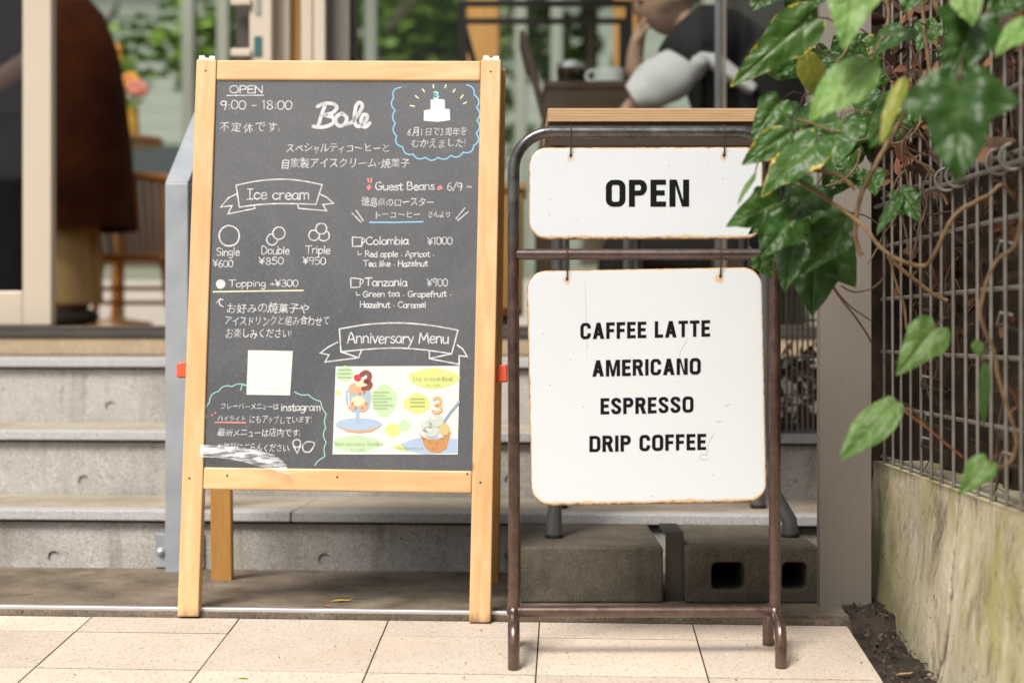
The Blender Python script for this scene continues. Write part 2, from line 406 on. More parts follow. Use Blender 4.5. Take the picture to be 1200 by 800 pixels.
# ------------------------------------------------------------------ cafe building
FL = 0.491
caf = thing('cafe_building', 'cafe front with glass sliding door and wide window above the stairs', 'building', W(0, 4.25, 0))
BEIGE = simple('beige_aluminium', c3(0.56,0.48,0.38), c3(0.60,0.52,0.42), rough=0.4, metal=0.1, scale=3)
DARKF = simple('dark_frame', c3(0.035,0.028,0.022), c3(0.06,0.05,0.04), rough=0.5)
FLOORW = wood('brown_floor', c3(0.22,0.11,0.05), c3(0.15,0.07,0.03), (3,30,30), 0.3)
WARMW = wood('orange_timber', c3(0.66,0.36,0.10), c3(0.54,0.27,0.065), (40,40,3))
SAND = concrete('sandy_block', c3(0.42,0.33,0.22), c3(0.50,0.40,0.28), c3(0.30,0.22,0.14), pits=0.3)
PLASTER = simple('pale_plaster', c3(0.60,0.58,0.53), c3(0.66,0.64,0.60), rough=0.9)
WHITEF = simple('white_frame', c3(0.30,0.33,0.27), rough=0.5)
def cbox(name, mat, boxes, bevel=0, parent=None):
    q = MB(W)
    for bx in boxes: q.box(*bx)
    return q.build(name, mat, parent or caf, bevel=bevel)
cbox('plinth', SAND, [(UL, UR, 4.205, 4.30, 0.412, 0.457)], 0.003)
cbox('threshold', DARKF, [(UL, UR, 4.2, 4.36, 0.458, 0.475), (UL, UR, 4.215, 4.235, 0.475, 0.489)], 0.002)
cbox('floor', FLOORW, [(UL, 3.2, 4.361, 8.5, 0.30, FL)])
cbox('ceiling', PLASTER, [(UL, 3.2, 4.3, 4.9, 2.75, 2.9)])
glz = cbox('open_roof_beam', WHITEF, [(UL + k*1.2, UL + k*1.2 + 0.06, 4.901, 8.6, 2.78, 2.9) for k in range(7)])  # unseen roof, left open between beams to let daylight into the room
cbox('shade_canopy', PLASTER, [(UL, 3.2, 3.95, 4.29, 2.70, 2.9)])  # unseen overhang, added and sized for its shade on the front
cbox('upper_wall', PLASTER, [(UL, 3.2, 4.0, 4.25, 2.91, 3.3)])  # out of view, kept low so the sun clears it
cbox('side_wall', PLASTER, [(UL - 0.2, UL, 4.3, 8.6, 0, 2.75)]); cbox('side_wall', PLASTER, [(3.2, 3.4, 4.3, 8.6, 0, 2.75)])
uL, _ = BP(952, 0, 4.3)
uI, _ = BP(852, 0, 5.5)
m_, nt, N, L, b = newmat('block_wall'); BLOCKW = m_
bt = N.new('ShaderNodeTexBrick'); bt.inputs['Scale'].default_value = 1.0; bt.inputs['Brick Width'].default_value = 0.40; bt.inputs['Row Height'].default_value = 0.20
bt.inputs['Mortar Size'].default_value = 0.005; bt.inputs['Color1'].default_value = c3(0.30,0.285,0.25); bt.inputs['Color2'].default_value = c3(0.36,0.34,0.30); bt.inputs['Mortar'].default_value = c3(0.20,0.19,0.17)
tc = coords(nt, (1,1,1), rot=(R(-90), 0, 0)); L.new(tc, bt.inputs['Vector'])
nn = ramp(nt, nz(nt, coords(nt), 60, 5), [(0.3, (0.75,)*3+(1,)), (0.7, (1.05,)*3+(1,))])
L.new(mixc(nt, 1.0, bt.outputs[0], nn, 'MULTIPLY'), b.inputs['Base Color']); b.inputs['Roughness'].default_value = 0.9
cbox('wall', BLOCKW, [(uL, 3.2, 4.3, 4.45, 0.42, 2.74)])
cbox('wall', BLOCKW, [(uI, 3.19, 5.5, 5.65, FL, 2.74)])
# back of the room: white framed glazing on to a garden
bw = 8.5
cbox('wall', PLASTER, [(UL, 3.2, bw, bw + 0.1, FL, FL + 0.25), (UL, 3.2, bw, bw + 0.1, 2.6, 2.75)])
def back_window(u0, u1, n):
    q = MB(W)
    z0, z1 = FL + 0.26, 2.6
    q.box(u0, u1, bw, bw + 0.08, z0, z0 + 0.06); q.box(u0, u1, bw, bw + 0.08, z1 - 0.06, z1)
    for k in range(n + 1):
        uu = u0 + (u1 - u0 - 0.06) * k / n; q.box(uu, uu + 0.06, bw - 0.002, bw + 0.082, z0 + 0.061, z1 - 0.061)
    w_ = q.build('window', WHITEF, caf)
    p = MB(W); p.box(u0 + 0.03, u1 - 0.03, bw + 0.035, bw + 0.041, z0 + 0.03, z1 - 0.03); p.build('pane', GLASS, w_)
for k in range(4): back_window(UL + 0.05 + k * 1.78, UL + 1.70 + k * 1.78, 2)
for k in (): cbox('pillar', WARMW, [(UL - 0.03 + k * 1.78 - 0.04, UL - 0.03 + k * 1.78 + 0.07, bw - 0.05, bw + 0.1, FL + 0.25, 2.6)])
def pillar_at(px0, px1, w, mat=WARMW, name='pillar', d=0.12, z1=2.74, z0=FL):
    a, _ = BP(px0, 0, w); b_, _ = BP(px1, 0, w); cbox(name, mat, [(a, b_, w, w + d, z0, z1)], 0.003)
pillar_at(547, 584, 6.3); pillar_at(719, 748, 6.3)
# the sliding door: leaf on the left, half open
dw = 4.30
dr = None
q = MB(W); a, _ = BP(26, 0, dw); b_, _ = BP(60, 0, dw); z_bot, z_top = FL, 2.55
q.box(a, b_, dw, dw + 0.04, z_bot, z_top)
ul2 = a - 0.95
q.box(ul2 - 0.08, ul2, dw, dw + 0.04, z_bot, z_top)
_, zr = BP(0, 341, dw)
q.box(ul2 + 0.0005, a - 0.0005, dw + 0.002, dw + 0.038, z_bot, zr); q.box(ul2 + 0.0005, a - 0.0005, dw + 0.002, dw + 0.038, z_top - 0.1, z_top)
door = q.build('sliding_door', BEIGE, caf, bevel=0.004)
q = MB(W); q.box(ul2 - 0.005, a + 0.005, dw + 0.016, dw + 0.022, zr - 0.005, z_top - 0.095); q.build('pane', DGLASS, door)
# the door's other leaf and jamb posts behind the board
def post(px0, px1, w, mat, name, d=0.04, z0=FL, z1=2.6):
    a, _ = BP(px0, 0, w); b_, _ = BP(px1, 0, w); q = MB(W); q.box(a, b_, w, w + d, z0, z1); return q.build(name, mat, caf, bevel=0.003)
post(276, 291.5, 4.36, DARKF, 'door_post')
lk = post(292, 318, 4.33, BEIGE, 'door_post')
q = MB(W); (la, lz0), (lb, lz1) = BP(298, 66, 4.33), BP(307, 43, 4.33)
q.box(la, lb, 4.326, 4.3305, lz0, lz1); q.build('lock', simple('teal_lock', c3(0.04,0.12,0.13), rough=0.3), lk)
q = MB(W); (la, lz0), (lb, lz1) = BP(300, 18, 4.33), BP(306, -6, 4.33); q.box(la, lb, 4.327, 4.3305, lz0, lz1); q.build('lock', simple('grey_lock', c3(0.35,0.33,0.30), rough=0.3, metal=0.5), lk)
for yy in (2, 62):
    q = MB(W); u_, z_ = BP(278, yy, 4.31); q.box(u_ - 0.02, u_ + 0.035, 4.315, 4.328, z_ - 0.008, z_ + 0.012); q.build('guide_bracket', BEIGE, lk, bevel=0.002)
post(321, 339, 4.40, BEIGE, 'door_post'); post(340, 351, 4.44, WARMW, 'door_post'); post(352, 366, 4.40, BEIGE, 'door_post'); post(367, 381, 4.36, BEIGE, 'door_post')
post(382, 410, 4.42, simple('brown_grey_frame', c3(0.16,0.14,0.12), rough=0.5), 'door_post')
post(411, 418, 4.45, DARKF, 'window_mullion', 0.03)
# window glazing between the door and the block wall
a, _ = BP(383, 0, 4.42); q = MB(W); q.box(a + 0.05, uL - 0.01, 4.47, 4.476, FL + 0.02, 2.6); q.build('pane', GLASS, caf)
post(838, 846, 4.10, STEELG, 'window_mullion', 0.02, 0.41, 2.62); post(847, 851, 4.14, BEIGE, 'window_mullion', 0.02, 0.46, 2.62)

# ------------------------------------------------------------------ retaining wall, soil bank, fence, cladded pillar on the right
m_, nt, N, L, b = newmat('mossy_concrete'); MOSSY = m_
v = coords(nt)
col = ramp(nt, nz(nt, coords(nt, (1,1,0.6)), 9, 9, 0.75), [(0.28, c3(0.42,0.35,0.23)), (0.52, c3(0.68,0.61,0.46)), (0.72, c3(0.78,0.72,0.60))])
gs = ramp(nt, nz(nt, coords(nt, (1,1,0.5)), 5, 8, 0.75, 0.6), [(0.44, B0), (0.62, (0.85,)*3+(1,))])
col = mixc(nt, gs, col, c3(0.40,0.37,0.13))
ds = ramp(nt, nz(nt, coords(nt, (1.2,1.2,0.55)), 9, 9, 0.8, 0.8), [(0.51, B0), (0.64, (0.9,)*3+(1,))])
col = mixc(nt, ds, col, c3(0.16,0.125,0.08))
dk = attr(nt, 'damp')
dmp = math_(nt, 'ADD', dk, math_(nt, 'MULTIPLY', math_(nt, 'SUBTRACT', nz(nt, coords(nt, (1,1,0.4)), 12, 7, 0.7), 0.5), 1.3))
col = mixc(nt, ramp(nt, dmp, [(0.28, B0), (0.85, (0.8,)*3+(1,))]), col, c3(0.19,0.165,0.08))
pit = ramp(nt, nz(nt, v, 60, 3, 0.6), [(0.29, W0), (0.34, B0)])
col = mixc(nt, math_(nt, 'MULTIPLY', pit, 0.85), col, c3(0.06,0.045,0.03))
col = mixc(nt, attr(nt, 'crack'), col, c3(0.03,0.022,0.014))
L.new(col, b.inputs['Base Color']); b.inputs['Roughness'].default_value = 0.9
bump(nt, b, nz(nt, v, 50, 7, 0.7), 0.5, 0.008)
# wall face: battered grid with a crack line, plus a top and an end face
XW, ZT = 0.655, 0.243
rw_ = MB(); damp = []
ny, nzv = 640, 44; Y0w, Y1w = 0.7, 2.93; crack = []
def crack_at(y, z):
    yc = 2.39 + 0.012 * mnoise.noise(Vector((0, z*18, 5))) + 0.006 * mnoise.noise(Vector((0, z*70, 5)))
    yb = yc + 0.22 * (0.10 - z) - 0.01 if z < 0.10 else 9
    return max(0, 1 - abs(y - yc)/0.0075, 1 - abs(y - yb)/0.010)
def face_pt(y, t):       # t 0 foot .. 1 top
    z = -0.20 + (ZT + 0.20) * t
    x = XW - 0.045 * (1 - t) ** 1.5 + 0.006 * mnoise.noise(Vector((y*7, z*7, 0)))
    if t < 0.5: x -= 0.010 * (0.5 - t) * (1 + mnoise.noise(Vector((y*14, z*5, 3))))
    if crack_at(y, z) > 0.3: x += 0.004
    return Vector((x, y, z))
for i in range(ny + 1):
    y = Y0w + (Y1w - Y0w) * i / ny
    for j in range(nzv + 1):
        rw_.v.append(face_pt(y, j / nzv))
        z = rw_.v[-1].z; crack.append(crack_at(y, z))
        damp.append(max(0, min(1, (0.04 - z) * 3.5 + max(0, y - 2.36) * 2.0 + max(0, z - ZT + 0.025) * 26)))
for i in range(ny):
    for j in range(nzv):
        k = i*(nzv+1) + j; rw_.f.append((k, k+1, k+nzv+2, k+nzv+1))
n0 = len(rw_.v)
rw_.v += [Vector(p) for p in [(XW, Y0w, ZT), (XW, Y1w, ZT), (XW+0.12, Y1w, ZT), (XW+0.12, Y0w, ZT), (XW-0.045, Y1w, -0.2), (XW+0.12, Y1w, -0.2), (XW+0.12, Y0w, -0.2), (XW-0.045, Y0w, -0.2)]]
rw_.f += [(n0, n0+1, n0+2, n0+3), (n0+1, n0+4, n0+5, n0+2), (n0+3, n0+2, n0+5, n0+6), (n0, n0+3, n0+6, n0+7)]
damp += [0.3] * 8; rw_.attr['damp'] = damp; rw_.attr['crack'] = crack + [0]*8
tag(rw_.build('retaining_wall', MOSSY, smooth=True, fix=True), 'low stained concrete retaining wall with moss and a long crack, under the wire fence', 'retaining wall')

# soil bank behind the mesh
BANK = simple('earth_bank', c3(0.014,0.008,0.0045), c3(0.062,0.036,0.020), rough=0.95, scale=14, bmp=1.0, bscale=45)
bk = MB(); ny, nzv = 60, 40
for i in range(ny + 1):
    y = 0.6 + 2.6 * i / ny
    for j in range(nzv + 1):
        z = ZT - 0.02 + 1.15 * j / nzv
        n = mnoise.fractal(Vector((y*6, z*6, 1.3)), 1.0, 2.0, 4)
        bk.v.append(Vector((XW + 0.085 + 0.03 * n + 0.05 * j / nzv, y, z)))
for i in range(ny):
    for j in range(nzv):
        k = i*(nzv+1) + j; bk.f.append((k, k+1, k+nzv+2, k+nzv+1))
n0 = len(bk.v); bk.v += [Vector((XW+1.6, 0.6, ZT+1.3)), Vector((XW+1.6, 3.2, ZT+1.3))]
n0 = len(bk.v)
for i in range(13):
    for j in range(21): bk.v.append(Vector((0.672 + 1.0*i/12, 3.06 + 0.03*mnoise.noise(Vector((i*1.7, j*1.3, 4))), -0.1 + 1.5*j/20)))
for i in range(12):
    for j in range(20): k = n0 + i*21 + j; bk.f.append((k, k+1, k+22, k+21))
structure(bk.build('earth_bank', BANK, smooth='all'))

WIRE = simple('fence_wire', c3(0.19,0.17,0.15), c3(0.29,0.265,0.235), rough=0.5, metal=0.4, scale=30)
fn = thing('wire_fence', 'grey welded wire mesh fence with hooks on top of the mossy retaining wall', 'fence', (XW, 2.0, ZT))
XF = XW + 0.006
q = MB()
y = 0.75
while y < 2.92:
    q.tube([(XF + 0.001*math.sin(y*70), y, ZT - 0.012), (XF - 0.001, y + random.uniform(-.003,.003), 0.72), (XF, y, 1.45)], 0.0027, 6)
    y += 0.0645
for k, z in enumerate([0.252, 0.345, 0.440, 0.534, 0.628, 0.80, 0.895, 0.99, 1.085, 1.18]):
    q.tube([(XF + 0.006, 0.7, z), (XF + 0.006, 1.6, z + 0.003), (XF + 0.006, 2.92, z)], 0.0035, 6)
q.tube([(XF - 0.006, 0.7, 0.692), (XF - 0.006, 2.92, 0.700)], 0.0036, 6); q.tube([(XF + 0.006, 0.7, 0.712), (XF + 0.006, 2.92, 0.716)], 0.0036, 6)
q.build('mesh_panel', WIRE, fn, smooth=True)
def ring(c, r, ax, tr=0.002, n=14, arc=1.0):
    c = Vector(c); ax = Vector(ax).normalized(); N_ = ax.orthogonal().normalized(); B_ = ax.cross(N_)
    return [c + (N_*math.cos(2*math.pi*arc*i/n) + B_*math.sin(2*math.pi*arc*i/n))*r for i in range(n+1)]
for i, y in enumerate([2.36, 2.42, 2.10, 2.16]):
    q = MB(); q.tube(ring((XF - 0.012, y, 0.704), 0.017, (0.35, 1, 0.15), arc=0.85), 0.0022, 6); q.build('hook', WIRE, fn, smooth=True)
for (y, z) in [(2.21, 0.583), (2.21, 0.487), (2.62, 0.39), (2.60, 0.33), (2.62, 0.292), (2.20, 0.30)]:
    q = MB(); q.tube([(XF + 0.05, y + 0.03, z - 0.012), (XF, y, z), (XF - 0.004, y - 0.03, z + 0.016), (XF + 0.01, y - 0.04, z + 0.012)], 0.0022, 6); q.build('tie_wire', WIRE, fn, smooth=True)

# clad pillar in the corner, fine vertical grooves
CLAD = simple('brown_cladding', c3(0.215,0.19,0.165), c3(0.25,0.222,0.195), rough=0.55, scale=4, stretch=(1,1,0.3))
yc = 2.80; x0, x1 = (961-600)/1900*yc, (1021-600)/1900*yc
q = MB(); prof = []
nb = 12; wv = (x1 - x0) / nb
pts = []
for k in range(nb):
    a = x0 + k*wv; pts += [(a, 0), (a + wv - 0.0012, 0), (a + wv - 0.0009, 0.0003), (a + wv - 0.0003, 0.0003)]
pts += [(x1, 0), (x1, 0.03), (x0, 0.03)]
n = len(pts); zb, zt = -0.03, 2.62
q.add([(x, yc + d, zb) for x, d in pts] + [(x, yc + d, zt) for x, d in pts], [(i, (i+1) % n, (i+1) % n + n, i + n) for i in range(n)])
tag(q.build('pillar', CLAD), 'brown grooved metal clad pillar standing in the corner beside the retaining wall', 'pillar')

# ------------------------------------------------------------------ galvanised handrail
hr = thing('handrail', 'grey galvanised steel handrail bolted to the lowest stair behind the board', 'handrail', P(209, 665, 3.22))
rwp = 3.185 + 0.018
(ua, za), (ub, zb) = BP(183, 665, rwp), BP(240, 625, rwp)
q = MB(W); q.box(ua, ub, rwp - 0.008, rwp - 0.0005, za + 0.002, zb); bp_ = q.build('base_plate', GALV, hr, bevel=0.0012)
for px in (190, 235):
    u, z = BP(px, 645, rwp); q = MB(W); q.lathe((u, rwp - 0.008, z), [(0.0085, 0), (0.008, -0.004), (0.0045, -0.009), (0.001, -0.0105)], 16, (0,1,0)); q.build('bolt', ALU, bp_, smooth=True)
(ua, zt0), (ub, _) = BP(195, 215, 3.17), BP(222, 215, 3.17)
uc = (ua + ub)/2; hw = (ub - ua)/2
q = MB(W); q.box(ua, ub, 3.160, rwp - 0.0085, za - 0.003, zt0); q.build('post', GALV, hr, bevel=0.002)
rl = 0.34; dz = 0.265
q = MB(W); t_ = 0.03
q.hexa([(ua, 3.160 + t_, zt0 + 0.0008), (ub, 3.160 + t_, zt0 + 0.0008), (ub, 3.160 + rl + t_, zt0 + dz), (ua, 3.160 + rl + t_, zt0 + dz),
        (ua, 3.160, zt0 + 0.0008), (ub, 3.160, zt0 + 0.0008), (ub, 3.160 + rl, zt0 + dz), (ua, 3.160 + rl, zt0 + dz)])
q.build('rail', GALV, hr, bevel=0.002)

# ------------------------------------------------------------------ writing: strokes laid on a plane given in photo-board coordinates
GL = {
'A':(6,[[(.3,0),(2.8,8),(5.5,0)],[(1.4,2.8),(4.5,3)]]),'B':(5.5,[[(.6,0),(.6,8)],[(.6,8),(3.4,7.6),(4,6),(3,4.4),(.7,4.2),(3.8,3.8),(4.8,2),(3.4,.2),(.6,0)]]),
'C':(6,[[(5.2,6.6),(3.6,8),(1.4,6.8),(.4,4),(1.3,1),(3.4,0),(5.3,1.2)]]),'D':(5.8,[[(.6,0),(.6,8),(3.2,7.6),(5,5.4),(4.9,2.6),(3.2,.4),(.6,0)]]),
'E':(5,[[(4.5,8),(.6,7.9)],[(.6,7.9),(.5,0)],[(.5,0),(4.6,.2)],[(.5,4.1),(3.8,4.3)]]),'G':(6.4,[[(5,6.8),(3.4,8),(1.3,6.8),(.4,3.8),(1.4,.8),(3.6,.1),(5.4,1.6),(5.4,3.4)],[(3.3,3.6),(5.9,3.5)]]),
'H':(6,[[(.7,8),(.5,0)],[(5.2,8),(5,0)],[(.6,4.1),(5.1,4.2)]]),'I':(4.4,[[(.6,8),(3.8,8)],[(2.2,8),(2.1,0)],[(.2,0),(4,.1)]]),
'M':(7.4,[[(.4,0),(1.3,7.8)],[(1.3,7.8),(3.6,2.4)],[(3.6,2.4),(6,7.8)],[(6,7.8),(6.9,0)]]),'N':(6.2,[[(.5,0),(.6,8)],[(.6,8),(5.2,.2)],[(5.2,.2),(5.4,8)]]),
'O':(6.6,[[(3.2,8),(1,6.8),(.3,4),(1.2,.9),(3.2,0),(5.4,1.2),(6,4),(5.2,6.9),(3.2,8)]]),'P':(5.4,[[(.6,0),(.6,8)],[(.6,7.9),(3.4,7.8),(4.8,6.3),(3.8,4.3),(.6,3.9)]]),
'R':(5.6,[[(.6,0),(.6,8)],[(.6,7.9),(3.4,7.8),(4.6,6.2),(3.4,4.4),(.6,4)],[(2.2,4.1),(5.1,0)]]),'S':(5,[[(4.4,6.9),(2.8,8),(1,7.2),(.8,5.4),(2.6,4.2),(4.2,3),(4.2,1.1),(2.4,0),(.4,1)]]),
'T':(6,[[(.2,7.8),(5.8,8)],[(3,7.9),(2.8,0)]]),
'a':(4.6,[[(3.8,4.4),(2,5),(.5,3.4),(.5,1.2),(1.8,0),(3.4,1.2),(3.9,4.6)],[(3.9,4.6),(3.8,1),(4.4,0)]]),'b':(4.6,[[(.6,8),(.5,0)],[(.5,3.4),(2,5),(3.8,4),(3.9,1.6),(2.2,0),(.5,.8)]]),
'c':(4.2,[[(3.7,4.2),(2.2,5),(.6,3.6),(.5,1.4),(2,0),(3.8,.9)]]),'d':(4.8,[[(3.9,4),(2.2,5),(.6,3.6),(.5,1.2),(2,0),(3.9,1.6)],[(4,8),(3.9,0)]]),
'e':(4.4,[[(.6,2.6),(3.8,3),(3.2,4.8),(1.6,4.9),(.5,3),(.8,.9),(2.2,0),(4,.9)]]),'f':(3.6,[[(3.4,7.6),(2.2,8),(1.5,6.6),(1.4,0)],[(.3,4.7),(3,4.9)]]),
'g':(4.6,[[(3.8,4.2),(2,5),(.5,3.6),(.6,1.6),(2,.6),(3.8,2)],[(3.9,4.8),(3.9,-1),(2.6,-2.8),(.8,-2)]]),'h':(4.6,[[(.6,8),(.5,0)],[(.5,3),(2,4.9),(3.6,4),(3.8,0)]]),
'i':(2,[[(1,5),(.9,0)],[(1,7),(1.05,6.6)]]),'k':(4.4,[[(.6,8),(.5,0)],[(3.6,5),(.6,2.2)],[(1.6,3),(3.9,0)]]),'l':(2,[[(1,8),(.9,0)]]),
'm':(6.4,[[(.5,5),(.5,0)],[(.5,3.4),(1.8,5),(3,4),(3.1,0)],[(3.1,3.4),(4.4,5),(5.6,4),(5.8,0)]]),'n':(4.6,[[(.5,5),(.5,0)],[(.5,3.2),(2.2,5),(3.6,4),(3.9,0)]]),
'o':(4.6,[[(2.2,5),(.6,3.8),(.5,1.2),(2.2,0),(3.9,1.2),(3.9,3.8),(2.2,5)]]),'p':(4.6,[[(.6,5),(.4,-3)],[(.5,3.6),(2.2,5),(3.9,3.8),(3.8,1.2),(2,0),(.5,1)]]),
'r':(3.6,[[(.6,5),(.5,0)],[(.5,3),(1.8,4.8),(3.3,4.6)]]),'s':(3.8,[[(3.3,4.4),(2,5),(.8,4.2),(1.2,3),(3,2.2),(3.2,.8),(1.8,0),(.4,.7)]]),
't':(3.6,[[(1.7,7.2),(1.6,1),(2.4,0),(3.4,.6)],[(.2,5),(3.3,5.1)]]),'u':(4.6,[[(.5,5),(.6,1.2),(1.8,0),(3.4,1.4)],[(3.9,5),(3.8,0)]]),
'v':(4.2,[[(.3,5),(2,0)],[(2,0),(3.9,5)]]),'w':(6,[[(.3,5),(1.6,0)],[(1.6,0),(3,4)],[(3,4),(4.4,0)],[(4.4,0),(5.7,5)]]),
'y':(4.4,[[(.4,5),(2.2,1)],[(3.9,5),(2.4,.6),(.6,-2.8)]]),'z':(4.2,[[(.4,4.9),(3.6,5)],[(3.6,5),(.4,.1)],[(.4,.1),(3.9,0)]]),
'0':(4.8,[[(2.4,8),(.7,6.4),(.5,2),(2.2,0),(4,1.6),(4.2,6),(2.4,8)]]),'1':(2.6,[[(.5,6.6),(1.5,8)],[(1.5,8),(1.4,0)]]),'3':(4.6,[[(.6,7.4),(2.4,8),(3.8,6.6),(2.8,4.6),(1.6,4.2),(3.2,4),(4.2,2.2),(2.8,.2),(.4,.8)]]),
'5':(4.8,[[(4,8),(1,7.9)],[(1,7.9),(.7,4.6)],[(.7,4.6),(2.6,5),(4.2,3.2),(3.4,.6),(1.6,0),(.4,.8)]]),'6':(4.6,[[(3.4,8),(1.4,6),(.5,2.6),(1.4,.2),(3,.1),(4.1,1.8),(3.2,3.8),(1.4,3.6),(.6,2)]]),
'8':(4.8,[[(3.6,7.2),(2.2,8),(.8,6.6),(1.8,4.8),(3.6,3.2),(4,1.2),(2.2,0),(.6,1.4),(1.6,3.4),(3.4,5),(3.6,7.2)]]),'9':(4.6,[[(3.8,6.6),(2.2,8),(.6,6.8),(.7,4.8),(2.2,4),(3.8,5.4)],[(3.9,7.4),(3.6,3),(2.8,0)]]),
'\u00a5':(5.4,[[(.4,8),(2.6,4.6)],[(4.8,8),(2.6,4.6)],[(2.6,4.6),(2.6,0)],[(.8,4),(4.4,4)],[(.8,2.2),(4.4,2.2)]]),'+':(4.4,[[(.5,3.5),(3.9,3.5)],[(2.2,5.2),(2.2,1.8)]]),
'-':(3.6,[[(.5,3.6),(3.1,3.6)]]),':':(2,[[(1,4.6),(1.05,4.3)],[(1,1.2),(1.05,.9)]]),'.':(2.4,[[(1,1.9),(1.2,1.6)]]),'/':(3.6,[[(3.4,8.4),(.4,-.6)]]),'~':(4.6,[[(.4,3),(1.5,4.2),(3,2.8),(4.2,3.8)]]),'!':(2,[[(1,8),(.9,2.4)],[(.9,.6),(.95,.3)]]),' ':(3,[]),
}
def catmull(pts, n=5):
    if len(pts) < 3: return [Vector((p[0], p[1])) for p in pts]
    p = [Vector((a[0], a[1])) for a in pts]; closed = (p[0] - p[-1]).length < 1e-6
    out = []
    for i in range(len(p) - 1):
        p0 = p[i-1] if i > 0 else (p[-2] if closed else p[0]); p1, p2 = p[i], p[i+1]
        p3 = p[i+2] if i + 2 < len(p) else (p[1] if closed else p[-1])
        for k in range(n):
            t = k / n
            out.append(0.5*((2*p1) + (p2-p0)*t + (2*p0-5*p1+4*p2-p3)*t*t + (3*p1-p0-3*p2+p3)*t*t*t))
    out.append(p[-1]); return out
class Sheet:                               # like Ink, but every piece becomes a part of its own
    def __init__(s, to3): s.to3, s.parts = to3, []
    def __getattr__(s, k):
        def call(*a, **kw):
            i_ = Ink(s.to3); i_.n = len(s.parts); getattr(i_, k)(*a, **kw); s.parts.append(i_)
        return call
    def make(s, name, mat, parent): return [i_.build(name, mat, parent) for i_ in s.parts]
